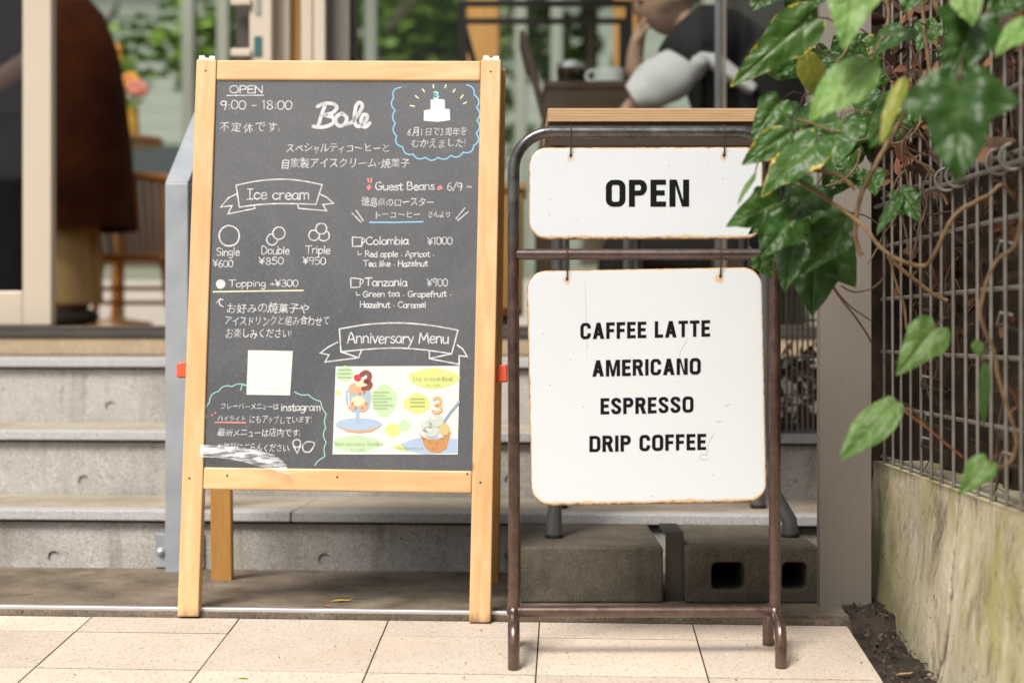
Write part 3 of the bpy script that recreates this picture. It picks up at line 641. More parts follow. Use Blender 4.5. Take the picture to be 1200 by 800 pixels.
class Ink:                                 # flat strokes on a surface; to3 maps (x, y) on the sheet and a height to space
    def __init__(s, to3): s.to3, s.mb, s.n = to3, MB(), 0
    def h(s): s.n += 1; return 0.00025 + (s.n % 12) * 0.00003
    def stroke(s, pts, w, smooth=False):
        pts = catmull(pts) if smooth else [Vector((p[0], p[1])) for p in pts]
        q = [pts[0]]
        for p in pts[1:]:
            if (p - q[-1]).length > 0.05: q.append(p)
        if len(q) < 2: q.append(q[0] + Vector((0.3, 0.3)))
        d0 = (q[1]-q[0]).normalized(); d1 = (q[-1]-q[-2]).normalized()
        h = s.h(); L_, R_ = [], []
        for i, p in enumerate(q):
            a = (p - q[i-1]).normalized() if i else d0
            b_ = (q[i+1] - p).normalized() if i < len(q)-1 else d1
            m = a + b_; m = m.normalized() if m.length > 1e-3 else a
            nrm = Vector((-m.y, m.x)); k = 1/max(0.5, abs(m.dot(a))); L_.append(p + nrm*w/2*k); R_.append(p - nrm*w/2*k)
        # rounded ends
        def capp(c, d): 
            nrm = Vector((-d.y, d.x)); return [c + (nrm*math.cos(t) + d*math.sin(t))*w/2 for t in (0.5, 1.05, 1.57, 2.09, 2.64)]
        poly_e = capp(q[-1], d1); poly_s = capp(q[0], -d0)
        vs = [s.to3(p.x, p.y, h) for p in L_ + R_]; n = len(q)
        fs = [(i, i+1, n+i+1, n+i) for i in range(n-1)]
        e0 = len(vs); vs += [s.to3(p.x, p.y, h) for p in poly_e]; fs.append(tuple([n-1] + list(range(e0, e0+5)) + [2*n-1]))
        e1 = len(vs); vs += [s.to3(p.x, p.y, h) for p in poly_s]; fs.append(tuple([n] + list(range(e1, e1+5)) + [0]))
        s.mb.add(vs, fs)
    def poly(s, pts, h=None):
        h = h or s.h(); s.mb.add([s.to3(p[0], p[1], h) for p in pts], [tuple(range(len(pts)))])
    def disc(s, c, rx, ry=None, n=24, h=None, rot=0):
        ry = ry or rx; s.poly([(c[0] + rx*math.cos(2*math.pi*i/n)*math.cos(rot) - ry*math.sin(2*math.pi*i/n)*math.sin(rot), c[1] + rx*math.cos(2*math.pi*i/n)*math.sin(rot) + ry*math.sin(2*math.pi*i/n)*math.cos(rot)) for i in range(n)], h)
    def circle(s, c, r, w, n=20):
        s.stroke([(c[0] + (r + random.uniform(-.2,.2))*math.cos(6.2832*i/n - 1.5), c[1] + (r + random.uniform(-.2,.2))*math.sin(6.2832*i/n - 1.5)) for i in range(n+1)], w)
    def hand(s, text, x0, x1, base, cap, w=1.0, tilt=0, font=GL, jit=0.5):
        adv = sum(font[ch][0] for ch in text); k = (x1 - x0) / adv; ky = cap / 8; x = x0
        for ch in text:
            jy = random.uniform(-jit, jit)
            for stk in font[ch][1]:
                s.stroke([(x + a*k, base + jy - b_*ky + tilt*((x - x0) + a*k)) for a, b_ in stk], w, smooth=True)
            x += font[ch][0]*k
    def typed(s, text, x0, y0, x1, y1): s.glyphs(text, x0, y0, x1, y1, False)
    def glyphs(s, text, x0, y0, x1, y1, hand=True):   # characters of the built-in typeface, one by one, uneven as written by hand
        wide = lambda ch: 0.40 if ch in '。！・ ' else 0.78 if ch in 'ァィゥェォャュョッぁぃぅぇぉっゃゅょ' else 0.62 if ch in '1¥,' or ch.isascii() and ch.isdigit() else 0.60 if ch.isascii() else 1.0
        tot = sum(wide(c) for c in text); x = x0; H = y1 - y0
        for ch in text:
            w_ = wide(ch)/tot*(x1 - x0)
            if ch != ' ':
                cu = bpy.data.curves.new('t', 'FONT'); cu.body = ch; cu.resolution_u = 3; cu.offset = random.uniform(-0.008, 0.006) if hand else -0.004
                o = bpy.data.objects.new('t', cu); C.objects.link(o); bpy.context.view_layer.update()
                me = bpy.data.meshes.new_from_object(o.evaluated_get(bpy.context.evaluated_depsgraph_get()))
                j = 1.0 if hand else 0.0
                em = H*1.04*(1 + j*random.uniform(-.14, .06)); adv = max(0.3, 1.0 if not ch.isascii() else 0.62)
                kx = min(em, w_/adv*1.04) if not ch.isascii() else w_/0.62*0.95
                dy = j*random.uniform(-.07, .07)*H; rot = j*random.uniform(-.10, .08); sh = j*random.uniform(.02, .16); sd_ = random.random()*60; h = s.h(); out = []
                for v_ in me.vertices:
                    a, b_ = v_.co.x, v_.co.y - 0.38
                    a += j*0.055*mnoise.noise(Vector((a*2.2, b_*2.2, sd_))); b_ += j*0.055*mnoise.noise(Vector((a*2.2, b_*2.2, sd_ + 9)))
                    a += sh*b_; a -= adv/2
                    a, b_ = a*math.cos(rot) - b_*math.sin(rot), a*math.sin(rot) + b_*math.cos(rot)
                    out.append(s.to3(x + w_/2 + a*kx, (y0 + y1)/2 + dy - b_*em, h))
                s.mb.add(out, [tuple(p.vertices) for p in me.polygons])
                bpy.data.objects.remove(o); bpy.data.curves.remove(cu); bpy.data.meshes.remove(me)
            x += w_
    def build(s, name, mat, parent): return s.mb.build(name, mat, parent, fix=False) if s.mb.v else None

# ------------------------------------------------------------------ the chalkboard
pL, pR, pT = P(220, 722, 2.765), P(562, 729, 2.722), P(408, 80, 2.865)
bn = (pR - pL).cross(pT - pL).normalized()
if bn.y > 0: bn = -bn                      # towards the viewer
eye = Vector((0, 0, CAMZ))
def BD(px, py, h=0.0):                     # on the board's plane (lifted by h towards the viewer)
    d = P(px, py, 1.0) - eye
    o0 = pL + bn * h
    t = (o0 - eye).dot(bn) / d.dot(bn)
    return eye + d * t
bx_ = (pR - pL).normalized(); by_ = bn.cross(bx_); by_ = by_ if by_.z > 0 else -by_
def onboard(h0):
    # board sheet coordinates (photo pixels on the board plane), lifted along the board's normal
    def f(x, y, h): return BD(x, y) + bn * (h0 + h)
    return f
cb = thing('chalkboard_sign', 'pine framed folding chalkboard sign with handwritten cafe menu standing before the stairs', 'chalkboard sign', (pL + pR)/2 + Vector((0, 0.15, 0)))
def slab(q, quad, h0, h1):                 # px quad TL,TR,BR,BL extruded from h0 (back) to h1 (front)
    b0 = [BD(*quad[i]) for i in (3, 2, 1, 0)]
    q.add([p + bn*h0 for p in b0] + [p + bn*h1 for p in b0], [(3,2,1,0),(4,5,6,7),(0,1,5,4),(1,2,6,5),(2,3,7,6),(3,0,4,7)])
for quad in ([(230,69.5),(253.5,69.5),(232.2,722),(207.5,722)], [(563.5,69.5),(587,69.5),(574.5,729),(549.5,729)]):
    q = MB(); slab(q, quad, -0.022, 0.0); q.build('leg', WOODV, cb, bevel=0.0022)
q = MB(); slab(q, [(253.8,70),(563.2,71),(562.4,94.5),(253.0,93.5)], -0.018, -0.0015); q.build('top_rail', WOODH, cb, bevel=0.003)
q = MB(); slab(q, [(238.3,547),(553.0,551.5),(552.4,577.5),(237.2,573)], -0.018, -0.0015); q.build('bottom_rail', WOODH, cb, bevel=0.003)
q = MB(); slab(q, [(251,92.5),(563,93.5),(554,553),(237,549)], -0.013, -0.006)
q.build('board_panel', BOARD, cb)
for (x, y) in ((241.5, 67), (575, 67)):    # white hinge plates on top of the legs
    q = MB(); slab(q, [(x-9,64.5),(x-2.5,64.5),(x-2.5,71),(x-9,71)], -0.030, -0.004); slab(q, [(x+3,65),(x+9.5,65),(x+9.5,71),(x+3,71)], -0.030, -0.004); slab(q, [(x-9,67.6),(x+9.5,67.6),(x+9.5,69.6),(x-9,69.6)], -0.034, -0.002)
    q.build('hinge', WHITEPL, cb, bevel=0.0006)
NAIL = simple('nail_head', c3(0.10,0.07,0.05), rough=0.5, metal=0.5)
for (x, y, h_n) in ((266,557,-.0012),(395,558.5,-.0012),(547.5,555,-.0012),(241,83,.0003),(575,84,.0003),(222,560,.0003),(563,565,.0003)):
    q = MB(); q.lathe(BD(x, y) + bn*(h_n-.0008), [(.0021,0),(.0019,.0011),(.0004,.0012)], 10, tuple(bn)); q.build('nail', NAIL, cb)
# rear frame
rl0, rr0 = P(261, 678, 3.12), P(572.5, 682, 3.085)
rlt, rrt = BD(247, 74) - bn*0.036, BD(577, 74) - bn*0.036
for a, b_ in ((rl0, rlt), (rr0, rrt)):
    q = MB(); up = Vector((-0.05, -1, 0.2)); q.bar(a - Vector((0,0,0.001)), b_, 0.040, 0.020, up); q.build('rear_leg', WOODR, cb, bevel=0.002)
def lerp(a, b_, t): return a + (b_ - a)*t
q = MB(); q.bar(lerp(rl0, rlt, 0.93) + Vector((0.021,0,0)), lerp(rr0, rrt, 0.93) - Vector((0.021,0,0)), 0.03, 0.016, (0,0.2,1)); q.build('rear_rail', WOODR, cb, bevel=0.002)
# red stop straps at both sides
for (x0, x1, y0, y1, dz_) in ((201.5, 214, 421, 440.5, 0), (579.5, 592.5, 424, 446, 0)):
    q = MB(); slab(q, [(x0,y0+3),(x1,y0),(x1,y1-1),(x0,y1)], -0.042, -0.026); o = q.build('strap', RED, cb, bevel=0.002)
random.seed(5)
H0 = -0.006
ob = onboard(H0)
ink = Ink(ob)
def hd(*a): ink.hand(*a)
def sk(*a): ink.stroke(*a)
def gl(*a): ink.glyphs(*a)
def flush(name='chalk_lettering'):
    global ink
    ink.build(name, CHALK, cb); n = ink.n; ink = Ink(ob); ink.n = n
hd('OPEN', 268, 308, 108, 8.6, 1.3); sk([(265,111.2),(308,111)], 1.3)
hd('9:00 - 18:00', 257, 342, 127.3, 10, 1.25); gl('不定休です。', 255, 141.5, 331, 154.5)
flush()
gl('スペシャルティコーヒーと', 334, 167, 457, 178.5); gl('自家製アイスクリーム・焼菓子', 328, 184, 480, 196.5)
flush()
# script logo
for s_ in ([(371.5,124),(380,120.5),(390,121),(394,125.5),(389,131.5),(380,134),(389,136.5),(390.5,142.5),(383,147),(374,148.5),(366.5,147.5)], [(380,123.5),(376,134),(372.5,146)],
           [(399.5,132.2),(393.5,136),(393,143),(398,147),(404,143.5),(405.5,137),(400.5,132.4)], [(404,144.5),(412,142),(421,130),(424,123),(420.5,119.5),(416.5,124),(414.5,138),(417,146.5),(423,146),(428.5,140),(429.5,134.5),(425,134),(422.5,141),(424.5,147),(428.5,147.5),(432.5,143.5)]):
    sk(s_, 4.3, True)
def banner(top, bot, tails, w=1.5):
    sk(top, w, True); sk(bot, w, True); sk([top[0], bot[0]], w); sk([top[-1], bot[-1]], w)
    for t_ in tails: sk(t_, w)
flush('chalk_logo')
banner([(275.8,216.4),(300,211.5),(328,209.3),(352,211),(376.8,215.7)], [(279.6,242),(300,239.3),(321,238),(345,238),(369.5,238.7)],
       [[(276.5,226.5),(267,231),(257.5,242),(271,240.2),(266,250),(298,243.5),(296.5,239.5)], [(348,239),(349.3,243.5),(382,246.3),(377.5,239),(390,237.6),(383,231),(373.5,226.5)]])
flush('chalk_banner')
hd('Ice cream', 288, 362, 233, 12, 1.35)
flush()
ink.circle((267.7,275.7), 12, 1.7); ink.circle((326,272.6), 7.2, 1.5); sk([(319.5,273.2),(314.5,274.5),(311.5,280),(314.5,285.5),(320,286.2),(324,282.5),(325,279.6)], 1.5, True)
ink.circle((375.7,267.3), 6.4, 1.4); sk([(370,269.5),(364,269.5),(361,275),(363.5,280),(369,281),(373,277),(373.3,273.4)], 1.4, True); sk([(373.3,275.5),(374,280),(379.5,281.6),(384.5,278.5),(384.5,272.5),(381,269.7)], 1.4, True)
flush('chalk_drawing')
hd('Single', 252.6, 280, 298.6, 9); hd('\u00a5600', 248, 272.5, 312, 8); hd('Double', 305.5, 338.5, 297.3, 9); hd('\u00a5850', 302, 332, 309.3, 8)
hd('Triple', 357, 386.5, 296.5, 9); hd('\u00a5950', 353.5, 381.5, 309.3, 8.4)
flush()
ink.disc((257.6,332.2), 5.6); hd('Topping +\u00a5300', 267, 349, 335.2, 7.8)
sk([(253,354),(257,349.5),(260.5,350.5)], 1.2); sk([(257,349.5),(256.2,355.5),(260.5,358.8)], 1.2, True)
flush()
gl('お好みの焼菓子や', 264, 354, 362, 367); gl('アイスドリンクと組み合わせて', 262, 369, 386, 381.5); gl('お楽しみください！', 263, 384, 343, 396.5)
flush()
hd('Guest Beans', 439, 509, 221.8, 9, 1.3); hd('6/9 ~', 523, 553, 222.5, 9)
gl('徳島県のロースター', 423, 230.5, 508.5, 241.5); gl('トーコーヒー', 437, 246, 493, 255.5); gl('さんより', 500.5, 246, 528, 254.5)
for s_ in ([(412,249),(422.6,259.8)], [(416.6,245.6),(425,258)], [(534,255.5),(544.3,243)], [(536.2,257.6),(548,247.5)]): sk(s_, 1.3)
flush()
def cup(x, y):
    sk([(x+.6,y),(x+11.5,y+1),(x+11,y+10.8),(x+.4,y+11.2),(x,y+1)], 1.3); sk([(x+11.5,y+1.5),(x+14.5,y+2.6),(x+14,y+6),(x+11.2,y+7.6)], 1.2, True)
cup(412.2, 277); cup(410.2, 325)
hd('Colombia', 428, 478.5, 285.8, 9, 1.3); hd('\u00a51000', 500, 530, 286, 8.6)
sk([(418.6,294),(419.2,298),(423,297.2)], 1.1); hd('Red apple . Apricot .', 427, 509, 300.3, 6.8, 1.05); hd('Tea like . Hazelnut', 425, 501, 311.5, 6.8, 1.05)
flush()
hd('Tanzania', 427, 477, 334.3, 9, 1.3); hd('\u00a5900', 499.5, 524.5, 334.5, 8.6)
sk([(417,341.5),(417.4,345.4),(421.2,344.8)], 1.1); hd('Green tea . Grapefruit .', 424.5, 529, 347, 6.8, 1.05); hd('Hazelnut . Caramel', 421, 499, 359.8, 6.8, 1.05)
flush()
banner([(397,384.8),(430,379.5),(466.8,377.8),(503,380.5),(536.2,386.2)], [(398.8,411.7),(430,408.6),(464.5,407.2),(498,409.5),(528.8,414)],
       [[(395,400.2),(384,406),(374.7,413),(384.7,415.2),(380.2,423.6),(419.5,418.6),(422.8,410)], [(398.8,411.7),(419.5,418.6)], [(502.6,410.5),(502.8,419.6),(537.6,426.3),(537.6,416.2),(547,417.3),(542,408.5),(535.4,403.7)], [(528.8,414),(503.2,419.4)]], 1.6)
flush('chalk_banner')
hd('Anniversary Menu', 406, 526, 401.3, 12.4, 1.45, 0.003)
flush()
gl('フレーバーメニューは', 257, 471, 326, 479.8); hd('instagram', 328, 375, 480.8, 8.4, 1.15)
gl('ハイライト', 254, 486.3, 287.5, 493.3); gl('にもアップしています！', 291, 486, 366, 496.3); gl('最新メニューは店内です。', 254, 501, 353.5, 511.5); gl('お気軽にごらんください。', 253, 518.5, 341, 529.5)
flush()
ink.circle((347,519), 4.6, 1.3); sk([(343,522),(347.5,530.5),(351.5,522)], 1.3); sk([(355,520),(360,517),(367.5,518.5),(366,524),(362,529),(356,528.5),(353.8,524),(355,520)], 1.4, True)
flush('chalk_drawing')
gl('6月1日で3周年を', 477, 147.5, 547.5, 159); gl('むかえました！', 481, 161, 547.5, 172.5)
ink.build('chalk_lettering', CHALK, cb)
ik = Ink(ob)                                # the chalk-filled cake
ik.poly([(496.3,128.5),(511,126.2),(526.5,127),(527,140),(513,142),(496,140.6)]); ik.poly([(504.3,116),(512,115),(520.5,116),(521,127.6),(504,127.6)]); ik.build('chalk_cake', CHALKS['soft'], cb)
def scallop(pts, w=1.2, bul=3.2):
    p = catmull(pts, 8); L_ = [0]
    for a, b_ in zip(p, p[1:]): L_.append(L_[-1] + (b_ - a).length)
    out = []; n = max(3, int(L_[-1]/15)); import bisect
    for i in range(n*8 + 1):
        s_ = L_[-1]*i/(n*8); j = min(len(p)-2, max(0, bisect.bisect_right(L_, s_) - 1)); a, b_ = p[j], p[j+1]
        t_ = (s_ - L_[j])/max(1e-6, L_[j+1]-L_[j]); q_ = a + (b_-a)*t_; d = (b_-a).normalized(); out.append(q_ + Vector((d.y, -d.x))*(-bul*abs(math.sin(math.pi*i/8))))
    return out
def colour_ink(name, key, fn):
    i_ = Sheet(ob); fn(i_); i_.make(name, CHALKS[key], cb)
def blue(i_):
    i_.stroke(scallop([(469,101.5),(461,112),(462.5,130),(463,148),(466,164),(477,176.5),(492,182.5),(508,184),(524,182),(540,178.5),(554.5,170),(558,152),(558.5,130),(556,112),(546.5,98.5)]), 1.4)
    i_.stroke([(432.8,259.8),(460,259.9),(495,259.2)], 1.6)
def pinky(i_):
    for s_ in ([(430.6,209),(431.4,212.5)],[(434.6,208.6),(434.2,212.6)],[(429.6,218),(432,216.6),(433.2,219),(431.2,220.8),(429.6,218)],[(512.6,219),(515.4,217.4),(517,220),(513.2,221),(512.6,219)]): i_.stroke(s_, 1.9)
    i_.stroke([(251.5,494.2),(287,494.8)], 1.4); i_.stroke([(246.5,486.5),(248,485.2)], 1); i_.stroke([(250.5,484),(252,482.6)], 1)
def yell(i_):
    i_.stroke([(249,341.3),(300,340.4),(354.4,339.7)], 1.5)
    for a in ([(480.5,122.8),(485,123.7)],[(486.4,111.4),(489.6,114)],[(494.6,103.6),(496.8,106.6)],[(507.2,98.4),(507.5,102)],[(522.2,98.8),(521,102)],[(532.8,104),(530.4,107.2)],[(542.2,110.6),(539.5,114.4)],[(546.2,119),(542.6,120.8)]): i_.stroke(a, 1.5)
def teal(i_):
    i_.stroke(scallop([(288,451.5),(270,452.5),(255,458),(245,470),(240.5,487),(239.5,505),(238.5,522)], bul=2.4), 1.2); i_.stroke([(281,456),(283.5,449.5),(288,451)], 1.2)
    i_.stroke(scallop([(344.5,458.5),(358,461),(371,466.5),(379,476),(382,490),(380.5,506),(381.5,522),(379,536),(368,545)], bul=2.4), 1.2)
colour_ink('chalk_cloud', 'blue', blue); colour_ink('chalk_accent', 'pink', pinky); colour_ink('chalk_underline', 'yellow', yell); colour_ink('chalk_cloud', 'teal', teal)
def three(i_): i_.hand('3', 507.5, 513.5, 114.6, 7.6, 1.8)
colour_ink('chalk_number', 'cyan', three)

# the white card (its printed code left out) and the printed menu poster, taped to the board
PAPER = simple('white_paper', c3(0.66,0.66,0.65), rough=0.6)
q = MB()
def sheet(quad, h0, h1):
    q = MB(); b0 = [BD(*quad[i]) for i in (3, 2, 1, 0)]
    q.add([p + bn*(H0 + h0) for p in b0] + [p + bn*(H0 + h1) for p in b0], [(3,2,1,0),(4,5,6,7),(0,1,5,4),(1,2,6,5),(2,3,7,6),(3,0,4,7)]); return q
card = sheet([(290,409.8),(342.6,410.8),(339.2,462.8),(288,462)], 0.0007, 0.0014).build('card', PAPER)
tag(card, 'small square white card stuck on the chalkboard above the green chalk cloud', 'card')
i_ = Ink(onboard(H0 + 0.0012)); 
for k in range(9): i_.stroke([(303 + k*2.9, 455.2), (304.6 + k*2.9, 455.3)], 0.8)
i_.build('caption', simple('grey_print', c3(0.5,0.5,0.5), rough=0.7), card)
poster = sheet([(392.8,428.8),(538.3,428.2),(536,532.2),(389,532)], 0.0007, 0.0013).build('poster', PAPER)
tag(poster, 'printed poster of an ice cream sundae and a waffle bowl, stuck low on the chalkboard', 'poster')
def Z6(x, y): return (370 + x/4.444, 370 + y/4.444)
def pink_layer(name, col, k, fn):
    i_ = Sheet(onboard(H0 + 0.0010 + 0.0002*k)); fn(i_)
    i_.make(name, simple('print_' + name + str(k) + str(random.randint(0, 999)), c3(*col), rough=0.6), poster)
def E_(i_, x, y, rx, ry, rot=0): i_.disc(Z6(x, y), rx/4.444, ry/4.444, 28, rot=rot, h=0.0004)
def PL(i_, pts): i_.poly([Z6(*p) for p in pts], h=0.0004)
def soft(i_, x, y, rx, ry): i_.poly([Z6(x + rx*math.cos(a)*(1+.07*math.sin(3*a+x)), y + ry*math.sin(a)*(1+.07*math.cos(4*a))) for a in [2*math.pi*k/30 for k in range(30)]], h=0.0004)
pink_layer('green_patch', (0.46,0.62,0.38), 0, lambda i: (soft(i,355,440,68,82), soft(i,150,300,46,40), soft(i,210,665,125,42), soft(i,460,572,32,30)))
pink_layer('yellow_patch', (0.58,0.62,0.22), 0.4, lambda i: (soft(i,612,325,132,52), soft(i,527,455,70,52), soft(i,400,595,40,34), soft(i,115,400,14,14), soft(i,500,684,100,20)))
pink_layer('pale_blue_plate', (0.36,0.46,0.62), 1, lambda i: (E_(i,222,565,122,34,), PL(i,[(440,665),(520,635),(620,625),(735,640),(735,712),(560,718),(470,700)])))
pink_layer('plate_rim', (0.55,0.32,0.16), 1.4, lambda i: PL(i,[(108,572),(160,590),(222,597),(290,588),(345,565),(290,603),(222,610),(160,602)]))
pink_layer('glass', (0.34,0.43,0.52), 2, lambda i: (PL(i,[(158,385),(282,385),(286,430),(275,480),(250,500),(190,500),(165,480),(152,430)]), PL(i,[(205,500),(225,500),(222,560),(208,560)])))
pink_layer('sundae', (0.62,0.36,0.22), 3, lambda i: (PL(i,[(165,375),(185,350),(265,345),(272,385),(225,412),(180,400)]), E_(i,185,468,22,22), E_(i,245,470,24,26)))
pink_layer('cream', (0.80,0.62,0.40), 4, lambda i: (E_(i,218,442,36,26), E_(i,235,355,30,14)))
pink_layer('cookie', (0.22,0.06,0.04), 5, lambda i: i.stroke([Z6(*p) for p in [(235,305),(258,292),(278,305),(272,332),(258,340),(282,352),(272,372),(245,378)]], 5.2, True))
pink_layer('cherry', (0.55,0.04,0.05), 6, lambda i: E_(i,215,320,19,17))
pink_layer('waffle_bowl', (0.50,0.24,0.08), 3, lambda i: PL(i,[(527,590),(545,620),(580,640),(640,640),(680,620),(703,600),(680,690),(640,712),(590,705),(565,680),(550,640)]))
pink_layer('scoop', (0.50,0.55,0.49), 4, lambda i: (E_(i,600,600,42,28), E_(i,625,545,42,34), E_(i,575,575,30,30)))
pink_layer('scoop', (0.56,0.44,0.20), 5, lambda i: E_(i,668,590,28,32))
pink_layer('biscuit_number', (0.72,0.40,0.16), 6, lambda i: i.stroke([Z6(*p) for p in [(614,432),(635,424),(650,440),(640,460),(625,464),(648,472),(650,492),(630,502),(608,494)]], 3.2, True))
pink_layer('spoon', (0.25,0.33,0.40), 6, lambda i: i.stroke([Z6(668,548),Z6(700,500),Z6(745,448)], 2.6))
pink_layer('highlight', (0.62,0.64,0.60), 5.5, lambda i: (E_(i,612,530,16,10,.3), E_(i,588,592,18,9,.2), E_(i,566,566,9,9), E_(i,210,436,12,7), PL(i,[(164,395),(172,395),(178,470),(170,470)])))
pink_layer('crumb', (0.42,0.20,0.07), 6.2, lambda i: [E_(i,x,y,7,5,x) for x,y in ((190,455),(240,478),(262,455),(205,478),(228,402),(250,395),(560,640),(590,655),(630,660),(655,640),(610,690))])
def ptxt(i):
    i.typed('Ice cream Bowl', *Z6(503,308), *Z6(720,338)); i.typed('Anniversary Sundae', *Z6(96,648), *Z6(352,676))
    i.typed('\u00a51,150', *Z6(575,350), *Z6(645,366)); i.typed('\u00a51,650', *Z6(182,686), *Z6(252,702)); i.typed('3rd Anniversary', *Z6(422,674), *Z6(560,696))
    for yy in (395,412,428,445,462,478): i.stroke([Z6(296,yy), Z6(380 + random.randint(-20,40),yy)], 0.6)
    for yy in (278,298,318): i.stroke([Z6(112,yy), Z6(180,yy)], 0.6)
    for yy in (430,448,468): i.stroke([Z6(490,yy), Z6(565,yy)], 0.7)
pink_layer('print_text', (0.28,0.36,0.16), 7, ptxt)
# clear plastic cover lifting at its lower left corner, glare painted in as white
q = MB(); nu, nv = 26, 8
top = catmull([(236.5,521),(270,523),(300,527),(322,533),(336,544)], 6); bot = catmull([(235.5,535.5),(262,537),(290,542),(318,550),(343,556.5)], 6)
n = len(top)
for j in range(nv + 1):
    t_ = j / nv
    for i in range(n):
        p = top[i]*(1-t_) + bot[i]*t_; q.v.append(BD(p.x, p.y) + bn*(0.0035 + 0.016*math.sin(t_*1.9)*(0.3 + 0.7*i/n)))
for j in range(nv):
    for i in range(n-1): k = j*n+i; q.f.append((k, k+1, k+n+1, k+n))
tag(q.build('plastic_film', FILM, smooth='all'), 'curled corner of clear plastic film with painted white glare at the lower left of the chalkboard', 'film')

# ------------------------------------------------------------------ the steel stand with its two hanging enamel plates
YS = 2.52
def PS(px, py, y=YS): return P(px, py, y)
ss = thing('sign_stand', 'rusty steel tube stand holding the two white enamel plates', 'sign stand', P(755, 770, YS))
zt = PS(755, 155).z; xl, xr = PS(602, 300).x, PS(908, 300).x; zbt = PS(755, 716).z; rr = 0.0092; rc = 0.058
path = [(xl, YS, zbt - 0.004)] + [(xl + 0.0006*math.sin(z*9), YS, z) for z in [zbt + (zt - rc - zbt)*k/8 for k in range(1, 8)]]
path += [(xl + rc - rc*math.cos(a), YS, zt - rc + rc*math.sin(a)) for a in [math.pi/2*k/10 for k in range(11)]]
path += [(xr - rc + rc*math.sin(a), YS, zt - rc + rc*math.cos(a)) for a in [math.pi/2*k/10 for k in range(11)]]
path += [(xr, YS, z) for z in [zt - rc - (zt - rc - zbt)*k/8 for k in range(1, 8)]] + [(xr, YS, zbt - 0.004)]
def stand_part(name, path, r, n=16):
    q = MB(); q.tube(path, r, n); return q.build(name, TUBE, ss, smooth=True)
stand_part('frame', path, rr)
zm = PS(755, 298).z; stand_part('crossbar', [(xl + 0.004, YS, zm), (xr - 0.004, YS, zm)], 0.0086)
stand_part('lower_bar', [(xl + 0.004, YS, zbt), (xr - 0.004, YS, zbt)], 0.0092)
for x in (xl, xr):
    yf, yb = 2.462, 2.586
    zf, zb = pave_z((yf*CS + x*SN)) , pave_z((yb*CS + x*SN))
    pth = [(x, yf, zf + 0.001), (x, yf, zf + 0.022)] + [(x, yf + 0.018*(1-math.cos(a)) , zf + 0.022 + 0.04*math.sin(a)) for a in [math.pi/2*k/5 for k in range(1, 5)]]
    top_z = zbt - 0.004
    pth += [(x, YS - 0.022, top_z - 0.006), (x, YS, top_z), (x, YS + 0.022, top_z - 0.006)] + [(x, yb - 0.018*(1-math.cos(a)), zb + 0.022 + 0.04*math.sin(a)) for a in [math.pi/2*k/5 for k in range(4, 0, -1)]]
    pth += [(x, yb, zb + 0.022), (x, yb, zb + 0.001)]
    stand_part('foot', pth, 0.0092)
    q = MB(); q.ball((x, YS - 0.001, zbt - 0.001), 0.0112, 0.0112, 0.0112); q.build('weld', TUBE, ss, smooth=True)

